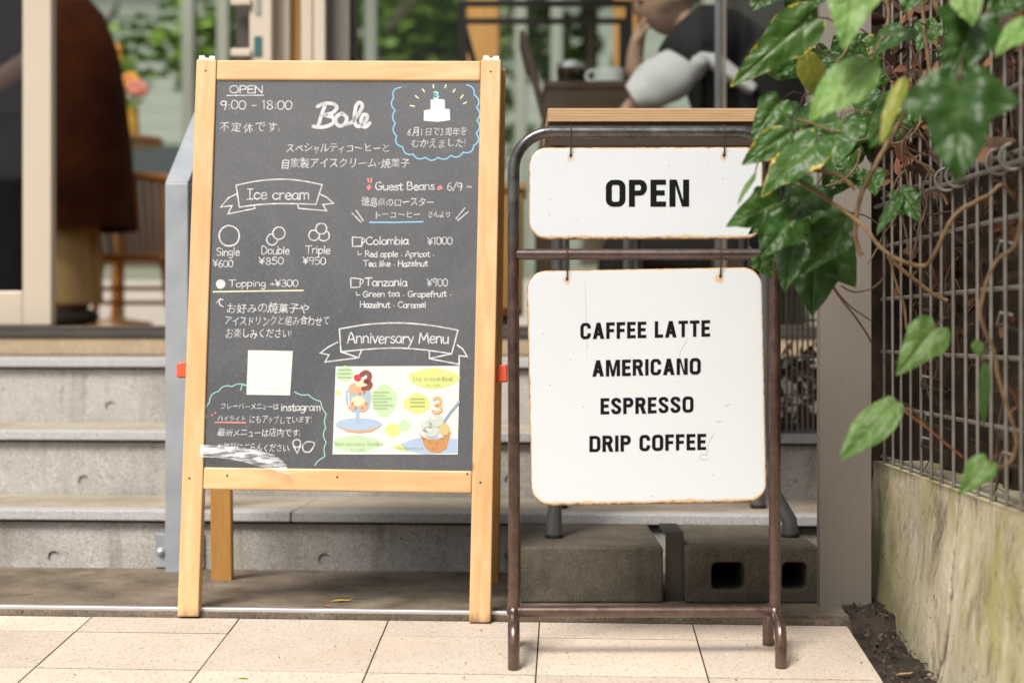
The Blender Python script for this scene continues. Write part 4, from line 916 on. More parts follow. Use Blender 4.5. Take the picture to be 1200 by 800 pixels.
def plate(name, quad, rad, label, hooks, barz, lines, thick=1.0):
    # quad px TL TR BR BL at depth YS (hangs in the frame's plane)
    tl, tr_, br, bl = [PS(*p) for p in quad]
    ux = (tr_ - tl); wv = ux.length; uy = (tl - bl); hv = uy.length; ux.normalize(); uy.normalize(); o0 = bl
    root = thing(name, label, 'hanging sign', o0 + ux*wv/2)
    rm = rad/FPX*YS
    nu, nv = 90, int(90*hv/wv)
    q = MB(); mask = []
    def warp(x, y):                         # map a square grid onto a rounded rectangle
        for (cx, cy) in ((rm, rm), (wv-rm, rm), (wv-rm, hv-rm), (rm, hv-rm)):
            dx, dy = x - cx, y - cy
            if (cx == rm) == (dx < 0) and (cy == rm) == (dy < 0) and (dx or dy):
                m = max(abs(dx), abs(dy)); l = math.hypot(dx, dy)
                if l > 1e-9: return cx + dx*m/l, cy + dy*m/l
        return x, y
    def sdf(x, y):
        px_, py_ = abs(x - wv/2) - (wv/2 - rm), abs(y - hv/2) - (hv/2 - rm)
        return rm - (math.hypot(max(px_, 0), max(py_, 0)) + min(max(px_, py_), 0))
    hk = []
    for (hx, hy) in hooks:
        d = PS(hx, hy) - o0; hk.append((d.dot(ux), d.dot(uy)))
    T = 0.0035
    def m_at(x, y):
        d = sdf(x, y); bias = 0.0036 + 0.0058*max(0, 1 - y/0.02)
        m = max(0, 1 - d/(bias*2.2))
        for (a, b_) in hk: m = max(m, 0.95*max(0, 1 - math.hypot(x-a, (y-b_ + 0.002)*0.8)/0.018))
        return m*0.95
    # finer rows near the edges so the rust stays thin
    def sp(n, L):
        e = [0, .0004, .001, .002, .0035, .005, .007, .010, .013, .017, .021]
        k = max(30, n - 16); return e + [0.021 + (L - 0.042)*i/k for i in range(1, k)] + [L - x for x in reversed(e)]
    xs, ys = sp(nu, wv), sp(nv, hv)
    for y in ys:
        for x in xs:
            X, Y_ = warp(x, y); d = sdf(X, Y_); lift = -0.0012*max(0, 1 - d/0.003)**2
            q.v.append(o0 + ux*X + uy*Y_ + Vector((0, -T/2 - lift*0 + 0.0016*max(0, 1 - d/0.0035)**2, 0))); mask.append(m_at(X, Y_))
    nx, ny_ = len(xs), len(ys)
    for j in range(ny_-1):
        for i in range(nx-1): k = j*nx+i; q.f.append((k, k+1, k+nx+1, k+nx))
    bd = [i for i in range(nx)] + [j*nx + nx-1 for j in range(1, ny_)] + [(ny_-1)*nx + i for i in range(nx-2, -1, -1)] + [j*nx for j in range(ny_-2, 0, -1)]
    b0 = len(q.v)
    for k in bd: q.v.append(q.v[k] + Vector((0, 0.0022, 0))); mask.append(1.0)
    for i in range(len(bd)): a, b_ = i, (i+1) % len(bd); q.f.append((bd[a], bd[b_], b0+b_, b0+a))
    q.f.append(tuple(b0 + i for i in range(len(bd)-1, -1, -1)))
    q.attr['rustmask'] = mask
    q.build('plate', ENAMEL, root, smooth=True)
    RING = simple('hook_wire', c3(0.10,0.085,0.07), rough=0.4, metal=0.7)
    HOLE = simple('dark_hole', c3(0.02,0.012,0.008), rough=0.8)
    for (a, b_) in hk:
        hp = o0 + ux*a + uy*b_
        q = MB(); q.lathe(hp + Vector((0, -T/2 - 0.0006, 0)), [(0.0022, 0), (0.0022, 0.0012)], 14, (0,1,0)); q.build('eyelet', HOLE, root)
        zb_ = barz; ln = zb_ - hp.z
        rr_ = 0.0105; c = Vector((hp.x, YS, zb_))
        pth = [hp + Vector((0, 0.004, -0.001)), hp + Vector((0, -0.0035, 0.0)), hp + Vector((0, -0.005, 0.006)), Vector((hp.x + 0.0008, YS - 0.0100, zb_ - 0.004))]
        pth += [c + Vector((0, -rr_*math.cos(t_), rr_*math.sin(t_))) for t_ in [math.pi*k/8 for k in range(1, 9)]] + [Vector((hp.x, YS + 0.009, zb_ - 0.006))]
        q = MB(); q.tube(pth, 0.00115, 8); q.build('hook', RING, root, smooth=True)
    # lettering: condensed bold capitals
    def to3(x, y, h): 
        p = PS(x, y); return Vector((p.x, YS - T/2 - h, p.z))
    for (txt, x0, x1, yb0, yb1, cap) in lines: i_ = Ink(to3); capline(i_, txt, x0, x1, yb0, yb1, cap); i_.build('lettering', LETTER, root)
    if rad > 22:
        SCR = simple('scratch_brown', c3(0.42,0.33,0.26), c3(0.60,0.56,0.52), rough=0.7, scale=200)
        for pts, w_ in (([(837,507),(833,514),(830,520),(829,528),(827,533)], .7), ([(828,533),(822,532),(820,536),(825,539),(830,536)], .6), ([(806,396),(801,405),(797,412),(796,420)], .5), ([(840,494),(846,493)], 1.0), ([(850,476),(856,473)], .6), ([(686,330),(686.5,360),(688,420)], .35)):
            i_ = Ink(to3); i_.stroke(pts, w_, True); i_.build('scratch', SCR, root)
    SPK = simple('chip_dark', c3(0.26,0.18,0.12), rough=0.8); random.seed(int(rad*7)); sm = Ink(to3)
    xs_ = [q_[0] for q_ in quad]; ys_ = [q_[1] for q_ in quad]
    for _ in range(24):
        X_, Y2 = random.uniform(min(xs_)+8, max(xs_)-8), random.uniform(min(ys_)+8, max(ys_)-8); r0 = random.uniform(.15,.55); sm.disc((X_, Y2), r0*random.uniform(1,1.8), r0, 7)
    o_ = sm.build('chip', SPK, root); o_['kind'] = 'stuff'
    return root
T_ = 1.92                                   # stem width on a 10-unit capital
def arc(cx, cy, rx, ry, a0, a1, n=7): return [(cx + rx*math.cos(R(a0 + (a1-a0)*k/n)), cy + ry*math.sin(R(a0 + (a1-a0)*k/n))) for k in range(n+1)]
h_ = T_/2
def O_(w): return arc(w-2.0-h_*0, 7.0, 2.0-h_, 3.0-h_, 0, 90) + arc(2.0, 7.0, 2.0-h_, 3.0-h_, 90, 180) + arc(2.0, 3.0, 2.0-h_, 3.0-h_, 180, 270) + arc(w-2.0, 3.0, 2.0-h_, 3.0-h_, 270, 360)
def ring_(w): p = arc(w-2.4, 7.2, 2.4-h_, 2.8-h_, 0, 90) + arc(2.4, 7.2, 2.4-h_, 2.8-h_, 90, 180) + arc(2.4, 2.8, 2.4-h_, 2.8-h_, 180, 270) + arc(w-2.4, 2.8, 2.4-h_, 2.8-h_, 270, 360); return p + [p[0]]
def stem(x, y0=0, y1=10): return ('S', [(x, y0), (x, y1)])
def bar_(x0, x1, y): return ('S', [(x0, y), (x1, y)])
CAPS = {
 'O': (6.2, [('C', ring_(6.2))]),
 'P': (5.7, [stem(h_), ('S', [(T_-.02, 10-h_)] + arc(3.5, 7.05, 2.2-h_, 2.95-h_, 90, -90) + [(T_-.02, 4.1+h_)])]),
 'E': (4.9, [stem(h_), bar_(T_-.02, 4.9, 10-h_), bar_(T_-.02, 4.5, 5.1), bar_(T_-.02, 4.9, h_)]),
 'F': (4.8, [stem(h_), bar_(T_-.02, 4.8, 10-h_), bar_(T_-.02, 4.4, 5.0)]),
 'L': (4.7, [stem(h_), bar_(T_-.02, 4.7, h_)]),
 'I': (1.92, [stem(h_)]),
 'T': (5.4, [('S', [(2.7, 0), (2.7, 10-T_+.02)]), bar_(0, 5.4, 10-h_)]),
 'N': (6.2, [stem(h_), stem(6.2-h_), ('P', [(T_-.02-.6, 10), (T_+.35, 10), (6.2-T_+.62, 0), (6.2-T_-.35, 0)])]),
 'M': (7.9, [stem(h_), stem(7.9-h_), ('P', [(T_-.6, 10), (T_+.55, 10), (4.75, 0), (3.15, 0)]), ('P', [(7.9-T_-.55, 10), (7.9-T_+.6, 10), (4.75, 0), (3.15, 0)])]),
 'A': (6.5, [('P', [(2.15, 10), (4.35, 10), (2.15, 0), (0, 0)]), ('P', [(2.15, 10), (4.35, 10), (6.5, 0), (4.35, 0)]), bar_(1.6, 4.9, 3.0)]),
 'C': (5.9, [('S', [(5.9-h_, 6.5)] + arc(3.5, 7.2, 2.4-h_, 2.8-h_, 0, 90) + arc(2.4, 7.2, 2.4-h_, 2.8-h_, 90, 180) + arc(2.4, 2.8, 2.4-h_, 2.8-h_, 180, 270) + arc(3.5, 2.8, 2.4-h_, 2.8-h_, 270, 360) + [(5.9-h_, 3.6)])]),
 'D': (6.1, [stem(h_), ('S', [(T_-.02, 10-h_)] + arc(3.5, 7.2, 2.6-h_, 2.8-h_, 90, 0) + arc(3.5, 2.8, 2.6-h_, 2.8-h_, 0, -90) + [(T_-.02, h_)])]),
 'R': (5.9, [stem(h_), ('S', [(T_-.02, 10-h_)] + arc(3.5, 7.15, 2.2-h_, 2.85-h_, 90, -90) + [(T_-.02, 4.3+h_)]), ('P', [(2.5, 4.4), (4.6, 4.6), (6.1, 0), (3.85, 0)])]),
 'S': (5.6, [('S', [(5.5-h_, 7.0)] + arc(3.2, 7.6, 2.3-h_, 2.4-h_, 0, 90) + arc(2.4, 7.5, 2.4-h_, 2.5-h_, 90, 200) + [(2.0, 5.6), (3.4, 4.7)] + arc(3.1, 2.8, 2.5-h_, 2.8-h_, 30, -90) + arc(2.4, 2.6, 2.4-h_, 2.6-h_, 270, 180) + [(h_, 3.1)])]),
 ' ': (2.6, []),
}
def capline(ik, txt, x0, x1, yb0, yb1, cap):
    sp_ = 1.05; adv = sum(CAPS[c][0] for c in txt) + sp_*(len(txt)-1); k = (x1-x0)/adv; ky = cap/10; x = 0
    for c in txt:
        wch, items = CAPS[c]
        for kind, pts in items:
            tf = lambda a, b_: (x0 + (x+a)*k, yb0 + (yb1-yb0)*(x+a)/adv - b_*ky)
            h = ik.h()
            if kind == 'P': ik.mb.add([ik.to3(*tf(*p), h) for p in pts], [(0,1,2,3)])
            else:
                pt = [Vector(p) for p in pts]; closed = kind == 'C'; Lp, Rp = [], []
                qn = [pt[0]]
                for p in pt[1:]:
                    if (p-qn[-1]).length > 1e-4: qn.append(p)
                pt = qn; n = len(pt)
                for i, p in enumerate(pt):
                    a = (p - pt[i-1]) if i else ((pt[0]-pt[-2]) if closed else pt[1]-pt[0]); b_ = (pt[i+1]-p) if i < n-1 else ((pt[1]-pt[0]) if closed else p-pt[i-1])
                    a.normalize(); b_.normalize(); m = (a+b_).normalized(); nr = Vector((-m.y, m.x)); kk = 1/max(0.6, m.dot(a)); Lp.append(p+nr*h_*kk); Rp.append(p-nr*h_*kk)
                ik.mb.add([ik.to3(*tf(p.x, p.y), h) for p in Lp+Rp], [(i, i+1, n+i+1, n+i) for i in range(n-1)])
        x += wch + sp_
plate('hanging_plate', [(619.8,173),(894,172.4),(894,281.5),(619.8,281)], 21, 'small white enamel plate reading OPEN hanging from the top of the rusty stand', [(668.5,182.5),(848,182.5)], zt,
      [('OPEN', 709.8, 807.4, 242.6, 242.2, 31.6)])
plate('hanging_plate', [(617,317.5),(893,312.6),(898.3,588.5),(623,592.8)], 23, 'large square white enamel plate listing coffee drinks, hanging below the smaller plate', [(665.5,326.5),(845,322.5)], zm,
      [('CAFFEE LATTE', 680, 832, 397.6, 394.2, 19.2), ('AMERICANO', 694, 821, 441.2, 438.4, 19.2), ('ESPRESSO', 703.6, 812.6, 485.4, 483, 19), ('DRIP COFFEE', 690.6, 827.4, 529.4, 526.8, 19)])

# ------------------------------------------------------------------ counter table on concrete blocks
def block(name, px0, px1, yf, yb, label, holes=None):
    x0, x1 = (px0-600)/1900*yf, (px1-600)/1900*yf
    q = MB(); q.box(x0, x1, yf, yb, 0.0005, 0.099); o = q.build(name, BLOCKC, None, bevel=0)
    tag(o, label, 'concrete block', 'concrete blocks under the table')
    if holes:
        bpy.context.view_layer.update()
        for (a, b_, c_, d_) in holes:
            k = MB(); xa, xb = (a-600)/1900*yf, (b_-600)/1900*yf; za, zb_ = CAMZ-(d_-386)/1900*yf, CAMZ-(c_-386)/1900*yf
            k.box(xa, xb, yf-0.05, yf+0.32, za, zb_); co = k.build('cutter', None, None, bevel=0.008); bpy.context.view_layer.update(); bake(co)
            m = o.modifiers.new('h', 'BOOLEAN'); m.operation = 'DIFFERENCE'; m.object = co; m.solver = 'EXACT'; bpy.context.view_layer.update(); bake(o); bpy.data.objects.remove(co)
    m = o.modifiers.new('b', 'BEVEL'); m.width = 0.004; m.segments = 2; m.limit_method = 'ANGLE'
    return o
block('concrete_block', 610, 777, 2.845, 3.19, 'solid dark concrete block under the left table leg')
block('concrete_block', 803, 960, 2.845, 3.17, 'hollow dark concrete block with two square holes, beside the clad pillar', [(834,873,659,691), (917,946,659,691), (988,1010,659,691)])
q = MB(); x0, x1 = (780-600)/1900*2.87, (801-600)/1900*2.87
q.box(x0, x1, 2.868, 2.874, 0.0005, 0.122); q.box(x0, x1, 2.8745, 3.0, 0.116, 0.122)
tag(q.build('steel_bracket', simple('dark_steel', c3(0.05,0.045,0.04), c3(0.09,0.08,0.07), rough=0.4, metal=0.4)), 'dark bent steel bracket between the two concrete blocks', 'bracket')
ct = thing('counter_table', 'high plywood topped table with grey tube legs behind the hanging plates', 'table', (0.32, 3.15, 0.099))
m_, nt, N, L, b = newmat('plywood'); PLY = m_
v = coords(nt, (4,4,1)); sx = N.new('ShaderNodeSeparateXYZ'); t0 = N.new('ShaderNodeTexCoord'); L.new(t0.outputs['Object'], sx.inputs[0])
wv_ = math_(nt, 'SINE', math_(nt, 'ADD', math_(nt, 'MULTIPLY', sx.outputs[2], 1300.0), math_(nt, 'MULTIPLY', nz(nt, v, 3, 3), 1.2)))
col = ramp(nt, math_(nt, 'ADD', math_(nt, 'MULTIPLY', wv_, 0.5), 0.5), [(0.2, c3(0.42,0.25,0.13)), (0.8, c3(0.60,0.40,0.23))])
col = mixc(nt, ramp(nt, nz(nt, coords(nt, (3,3,60)), 4, 5), [(0.45, B0), (0.7, (0.5,)*3+(1,))]), col, c3(0.30,0.17,0.085))
L.new(col, b.inputs['Base Color']); b.inputs['Roughness'].default_value = 0.55
xa = (642-600)/1900*2.9
q = MB(); q.box(xa, 0.64, 2.9, 3.36, 0.8512, 0.8755); q.build('tabletop', PLY, ct, bevel=0.0015)
q = MB(); q.box(xa + 0.004, 0.636, 2.906, 3.354, 0.81, 0.851); q.build('apron', simple('dark_apron', c3(0.05,0.03,0.02), rough=0.5), ct)
def tleg(fx, fy, tx, ty, fz):
    q = MB(); zt_ = 0.81
    pth = [(fx, fy, fz + 0.006), (fx + (tx-fx)*0.04, fy + (ty-fy)*0.04, fz + 0.03), (fx + (tx-fx)*0.55, fy + (ty-fy)*0.5, fz + 0.075), (tx, ty, fz + 0.15), (tx, ty, zt_)]
    q.tube(pth, [0.0155, 0.0145, 0.0115, 0.0105, 0.0105], 16)
    lg = q.build('leg', STEELG, ct, smooth=True)
    q = MB(); q.lathe((fx, fy, fz), [(0.0165, 0), (0.0175, 0.003), (0.0165, 0.0062)], 18); q.build('foot', DARKRUB, lg, smooth=True)
pA, pB = P(649, 630, 2.97), P(926, 628, 2.98)
tleg(pA.x, 2.97, pA.x + 0.006, 2.98, 0.0995); tleg(pB.x, 2.98, pB.x - 0.045, 2.99, 0.0995)
tleg(pA.x + 0.02, 3.30, pA.x + 0.03, 3.30, 0.1185); tleg(pB.x - 0.01, 3.30, pB.x - 0.04, 3.30, 0.1185)
# a stool behind, only its grey legs show between the plates
stl = thing('stool', 'dark seated stool with thin grey metal legs standing on the stairs behind the table', 'stool', W(0.05, 3.72, 0.258))
xs0 = P(735, 300, 3.58).x; xs1 = P(783, 300, 3.66).x
for (x, y) in ((xs0, 3.56), (xs0 + 0.30, 3.56), (xs1 - 0.06, 3.76), (xs1 + 0.24, 3.76)):
    q = MB(); q.tube([(x, y, 0.2577), (x, y, 0.74)], 0.0105, 12); q.build('leg', STEELG, stl, smooth=True)
q = MB(); q.box(xs0 - 0.03, xs0 + 0.33, 3.53, 3.79, 0.7405, 0.765); q.build('seat', simple('dark_seat', c3(0.05,0.03,0.02), rough=0.5), stl, bevel=0.006)

# ------------------------------------------------------------------ ivy on the fence
def leafmat(name, a, b2, vein, edge=None, rough=0.34):
    m, nt, N, L, b = newmat(name)
    v = coords(nt)
    col = ramp(nt, nz(nt, v, 35, 5, 0.6), [(0.3, a), (0.7, b2)])
    vn = attr(nt, 'vein'); col = mixc(nt, math_(nt, 'MULTIPLY', vn, 0.55), col, vein)
    if edge:
        ed = math_(nt, 'ADD', attr(nt, 'rim'), math_(nt, 'MULTIPLY', math_(nt, 'SUBTRACT', nz(nt, v, 50, 4), 0.5), 1.1))
        col = mixc(nt, ramp(nt, ed, [(0.98, B0), (1.16, W0)]), col, edge)
    L.new(col, b.inputs['Base Color']); b.inputs['Roughness'].default_value = rough; b.inputs['Specular IOR Level'].default_value = 0.35
    tl = N.new('ShaderNodeBsdfTranslucent'); L.new(col, tl.inputs['Color']); mx = N.new('ShaderNodeMixShader'); mx.inputs[0].default_value = 0.22
    L.new(b.outputs[0], mx.inputs[1]); L.new(tl.outputs[0], mx.inputs[2]); L.new(mx.outputs[0], N['Material Output'].inputs[0])
    bump(nt, b, math_(nt, 'SUBTRACT', nz(nt, v, 90, 4), math_(nt, 'MULTIPLY', vn, 0.6)), 0.5, 0.003)
    return m
LM = {'d': leafmat('leaf_dark', c3(0.026,0.070,0.014), c3(0.045,0.105,0.022), c3(0.09,0.16,0.05)),
      'm': leafmat('leaf_mid', c3(0.035,0.095,0.016), c3(0.060,0.135,0.026), c3(0.15,0.24,0.08)),
      'e': leafmat('leaf_edged', c3(0.042,0.105,0.018), c3(0.065,0.14,0.028), c3(0.16,0.25,0.08), c3(0.50,0.38,0.05)),
      'p': leafmat('leaf_pale', c3(0.14,0.27,0.06), c3(0.20,0.34,0.09), c3(0.30,0.42,0.15), rough=0.4),
      'y': leafmat('leaf_yellow', c3(0.15,0.22,0.03), c3(0.30,0.30,0.04), c3(0.35,0.35,0.10), c3(0.55,0.33,0.04)),
      'l': leafmat('leaf_lower', c3(0.075,0.155,0.032), c3(0.12,0.21,0.05), c3(0.27,0.36,0.17), rough=0.45)}
STEMM = simple('vine_stem', c3(0.13,0.078,0.036), c3(0.26,0.165,0.085), rough=0.7, scale=60, bmp=0.4)
STEMD = simple('vine_dark', c3(0.06,0.03,0.02), c3(0.13,0.07,0.045), rough=0.7, scale=60)
ivy = thing('ivy_plant', 'green ivy with glossy leaves and bare brown stems climbing over the wire fence', 'ivy', (XW, 2.2, ZT))
OUT = catmull([(0,0.03),(.10,-.06),(.24,-.10),(.38,-.02),(.47,.14),(.48,.27),(.40,.38),(.34,.50),(.27,.64),(.17,.80),(.07,.94),(0,1.02)], 4)
OUTN = catmull([(0,0.0),(.12,.0),(.26,.10),(.36,.28),(.36,.44),(.30,.60),(.19,.80),(.08,.95),(0,1.03)], 4)
OUTL = catmull([(0,0.03),(.10,-.08),(.26,-.10),(.44,.04),(.60,.22),(.50,.33),(.36,.40),(.31,.52),(.25,.68),(.14,.86),(.05,.97),(0,1.03)], 4)
VEINS = [((0,.04),(.40,.0)),((0,.06),(.47,.28)),((0,.28),(.34,.52)),((0,.48),(.24,.70)),((0,.66),(.15,.83))]
def segd(p, a, b_):
    a, b_ = Vector(a), Vector(b_); d = b_-a; t = max(0, min(1, (p-a).dot(d)/d.dot(d))); return (p-a-d*t).length
def leaf(bpx, tpx, wpx, Y, kind, dY=0.0, roll=0.0, fold=0.25, shape=0, curl=0.18, pet=None, lean=None):
    B_, Tp = P(bpx[0], bpx[1], Y), P(tpx[0], tpx[1], Y - dY)
    Lv = Tp - B_; ln = Lv.length; yv = Lv.normalized()
    n = Vector(lean or (-0.15, -1, 0.45)); n = (n - yv*n.dot(yv)).normalized(); n = Matrix.Rotation(R(roll), 3, yv) @ n
    xv = yv.cross(n); wd = wpx/1900*Y
    oc = (OUT, OUTN, OUTL)[shape]; mxw = max(p.x for p in oc)
    q = MB(); vein, rim = [], []; ST = 7; sd_ = random.random()*100
    for sg in (1, -1):
        n0 = len(q.v)
        for o0_ in oc:
            jg = 1 + 0.07*mnoise.noise(Vector((o0_.y*5 + sg*3, sd_, 0))) + 0.035*mnoise.noise(Vector((o0_.y*17, sd_, sg)))
            o_ = Vector((o0_.x*jg, o0_.y))
            ym = max(0.02, min(1.0, o_.y*0.92 + 0.05))
            for k in range(ST + 1):
                t = k/ST; x = o_.x*t; y = ym + (o_.y - ym)*t
                xs_, ys_ = x/mxw*0.5*wd, y*ln
                u = x/mxw
                z = fold*abs(u)*wd*0.5 - curl*ln*(y**2)*0.5 + 0.09*wd*mnoise.noise(Vector((u*2.2*sg + sd_, y*2.6, 0))) + 0.03*wd*mnoise.noise(Vector((u*6*sg + sd_, y*7, 2))) - 0.12*wd*u*u + 0.018*wd*math.sin(y*22 + sg)*u
                d = min([segd(Vector((x, y)), a, b_) for a, b_ in VEINS] + [x*0.8])
                vein.append(max(0, 1 - d/0.016)); rim.append(t if o_.y < 0.98 else 1)
                z -= 0.012*wd*max(0, 1 - d/0.03)
                q.v.append(B_ + xv*(sg*xs_) + yv*ys_ + n*z)
        m = len(oc)
        for i in range(m-1):
            for k in range(ST): a = n0 + i*(ST+1) + k; q.f.append((a, a+1, a+ST+2, a+ST+1) if sg > 0 else (a, a+ST+1, a+ST+2, a+1))
    q.attr['vein'] = vein; q.attr['rim'] = rim
    o = q.build('leaf', LM[kind], ivy, smooth='all', fix=False)
    if pet:
        pp = P(pet[0], pet[1], pet[2]); mid = (B_ + pp)/2 + n*0.006 + Vector((0,0,0.004))
        k = MB(); k.tube([B_ + yv*0.004, lerp(B_, mid, .6) + n*0.002, mid, pp], [0.0009, 0.001, 0.0011, 0.0013], 6); k.build('petiole', STEMM if kind in 'pl' else STEMD, o, smooth=True)
    return o
random.seed(3)
# base px, tip px, width px, depth, kind
leaf((948,22),(860,98),58,2.15,'e',0.02,-25,pet=(985,30,2.3)); leaf((945,62),(958,118),34,2.2,'y',0,30,shape=1)
leaf((1022,72),(950,133),62,1.92,'p',0.03,10,shape=1,pet=(1040,40,2.1)); leaf((1002,-22),(989,52),66,1.88,'p',0.03,0,pet=(1010,-40,2.0))
leaf((932,-8),(958,26),40,2.2,'d',0,20); leaf((968,-20),(948,10),36,2.15,'m',0,10)
leaf((1124,92),(1122,208),132,1.74,'d',0.03,6,shape=2,fold=0.12,pet=(1130,60,1.9)); leaf((1145,18),(1112,92),94,1.86,'d',0.03,-20,shape=2,pet=(1150,-10,2.0))
leaf((1128,-14),(1140,26),38,1.84,'p',0.02,0,shape=1); leaf((1204,28),(1166,62),40,1.8,'p',0.02,15,pet=(1215,10,1.9))
leaf((1062,92),(1030,165),26,1.86,'y',0.02,35,shape=1,fold=0.5,pet=(1068,70,2.0)); leaf((1040,140),(1020,172),28,1.90,'m',0.0,-20,shape=1)
leaf((914,118),(882,162),42,2.16,'m',0.02,-15,pet=(940,110,2.3)); leaf((938,126),(908,168),44,2.2,'m',0.02,20,pet=(950,110,2.3))
leaf((926,154),(873,190),36,2.14,'e',0.02,-20,shape=1,pet=(950,150,2.3)); leaf((957,166),(892,223),60,2.13,'e',0.03,8,pet=(975,150,2.3))
leaf((984,138),(971,199),68,2.18,'m',0.03,5,pet=(1000,120,2.35)); leaf((1034,108),(1010,163),66,2.4,'d',0.02,15,pet=(1050,90,2.5))
leaf((960,120),(975,150),40,2.4,'d',0,0); leaf((1060,34),(1022,62),52,2.15,'d',0.02,25,pet=(1085,30,2.3)); leaf((1000,92),(1018,130),30,2.42,'d',0,10)
leaf((886,203),(862,237),15,2.12,'l',0.02,50,shape=1,pet=(900,190,2.25)); leaf((914,236),(855,263),54,2.16,'m',0.03,-20,pet=(940,225,2.3))
leaf((957,218),(912,263),62,2.2,'d',0.02,10,pet=(975,205,2.35)); leaf((926,258),(893,298),50,2.12,'d',0.03,-15,pet=(950,250,2.3))
leaf((948,256),(1002,334),86,2.3,'m',0.03,10,pet=(960,240,2.4)); leaf((982,268),(944,316),52,2.22,'m',0.03,-5,pet=(1000,250,2.35))
leaf((930,288),(918,340),42,2.14,'d',0.02,15,pet=(945,275,2.3)); leaf((955,312),(952,368),58,2.26,'d',0.02,-5,pet=(965,295,2.4))
leaf((1054,224),(1078,258),34,2.24,'m',0.02,0,pet=(1050,212,2.35)); leaf((1056,226),(1026,272),26,2.24,'m',0.02,40,shape=1)
leaf((1020,200),(1026,228),34,2.36,'m',0.02,0); leaf((992,196),(980,216),36,2.4,'d',0,10); leaf((1004,215),(1030,200),24,2.4,'m',0,10)
leaf((1050,250),(1080,222),22,2.3,'d',0,20,shape=1); leaf((905,262),(930,310),48,2.3,'d',0,0); leaf((890,300),(905,325),30,2.36,'d',0,0)
leaf((1096,384),(1052,437),52,1.98,'l',0.02,-8,pet=(1112,372,2.3)); leaf((1052,470),(986,533),46,1.99,'l',0.03,10,shape=1,pet=(1085,498,2.2))
leaf((1157,541),(1124,578),36,1.88,'l',0.02,0,pet=(1187,535,2.0)); leaf((1155,425),(1150,498),15,2.0,'m',0,30,shape=1,pet=(1160,410,2.1))
leaf((1143,398),(1150,420),14,2.05,'l',0,20,shape=1)
leaf((1195,-15),(1160,20),60,1.95,'d',0.02,0); leaf((1075,-18),(1060,12),50,2.1,'m',0.02,0); leaf((905,-20),(880,12),46,2.2,'d',0.0,0)
random.seed(44)
for (cx_, cy_, sx_, sy_, n_) in ((925,235,45,60,3), (975,180,45,60,5), (965,60,50,50,9), (1030,120,35,60,8), (1100,40,60,40,7), (940,310,30,25,2)):
    for _ in range(n_):
        bx0, by0 = random.gauss(cx_, sx_*.55), random.gauss(cy_, sy_*.5); a_ = random.uniform(0.5, 2.7); l_ = random.uniform(24, 46)
        leaf((bx0, by0), (bx0 + l_*math.cos(a_), by0 + l_*math.sin(a_)), l_*random.uniform(.75,1.15), random.uniform(2.33, 2.52), random.choice('ddmde'), random.uniform(-.01,.03), random.uniform(-45,45), random.uniform(.1,.4), random.choice((0,0,2,1)), random.uniform(.05,.35))
def vine(px, r, mat=STEMM, y=2.15, ys=None):
    pp = [P(a, b_, (ys[i] if ys else y)) for i, (a, b_) in enumerate(px)]
    # smooth in space
    out = []
    for i in range(len(pp)-1):
        p0 = pp[max(0,i-1)]; p1, p2 = pp[i], pp[i+1]; p3 = pp[min(len(pp)-1, i+2)]
        for k in range(6):
            t = k/6; out.append(0.5*((2*p1)+(p2-p0)*t+(2*p0-5*p1+4*p2-p3)*t*t+(3*p1-p0-3*p2+p3)*t**3))
    r *= 0.85; out.append(pp[-1])
    out = [p + Vector((mnoise.noise(p*60), 0, mnoise.noise(p*60 + Vector((9,9,9)))))*0.0012 for p in out]
    q = MB(); q.tube(out, [r*(1 + 0.18*mnoise.noise(p*90)) for p in out], 8); return q.build('stem', mat, ivy, smooth=True)
vine([(1085,85),(1055,142),(1028,190),(1008,232),(1002,275),(1010,300)], 0.0042, STEMM, 2.2)
vine([(1002,222),(985,207),(960,200),(938,199),(931,205),(940,215),(962,229),(990,248),(1012,266),(1034,292),(1056,305),(1082,312),(1096,296),(1116,256),(1140,238),(1160,228),(1174,217),(1190,232)], 0.0031, STEMM, ys=[2.15]*8+[2.14,2.13,2.12,2.12,2.1,2.08,2.08,2.1,2.1,2.12])
vine([(1198,255),(1188,288),(1166,308),(1152,345),(1150,375),(1164,410),(1172,450),(1188,500),(1190,528),(1180,545)], 0.0026, STEMM, 1.98)
vine([(912,135),(945,143),(975,153),(987,152),(990,135),(996,129),(1022,133)], 0.0017, STEMM, 2.17)
vine([(963,318),(985,350),(1000,368),(1016,392),(1022,402)], 0.0019, STEMD, 2.5); vine([(968,322),(992,355),(1022,376)], 0.0014, STEMD, 2.5)
vine([(1036,305),(1035,325),(1020,338),(1000,342),(985,335)], 0.0014, STEMM, 2.3); vine([(1040,300),(1062,320),(1095,345),(1110,352)], 0.0034, STEMM, 2.42)
vine([(1042,303),(1050,330),(1060,360),(1062,385)], 0.002, STEMM, 2.4)
vine([(1050,474),(1085,500),(1128,535)], 0.0016, simple('red_stem', c3(0.22,0.08,0.045), rough=0.5), 2.12); vine([(1157,541),(1175,546),(1188,536)], 0.0015, STEMM, 1.95)
vine([(1048,-30),(1040,0),(1041,25),(1030,48),(1018,66)], 0.0034, STEMM, 2.25); vine([(1078,-30),(1082,20),(1086,60),(1090,90)], 0.0032, STEMM, 2.3)
vine([(1092,-30),(1096,5),(1110,25),(1130,40)], 0.004, STEMM, 2.2); vine([(1110,-20),(1120,10),(1108,45)], 0.002, STEMD, 2.2)
vine([(1000,40),(990,62),(975,80),(968,110)], 0.0016, STEMM, 2.3); vine([(950,42),(962,60),(980,70)], 0.0013, STEMD, 2.3)
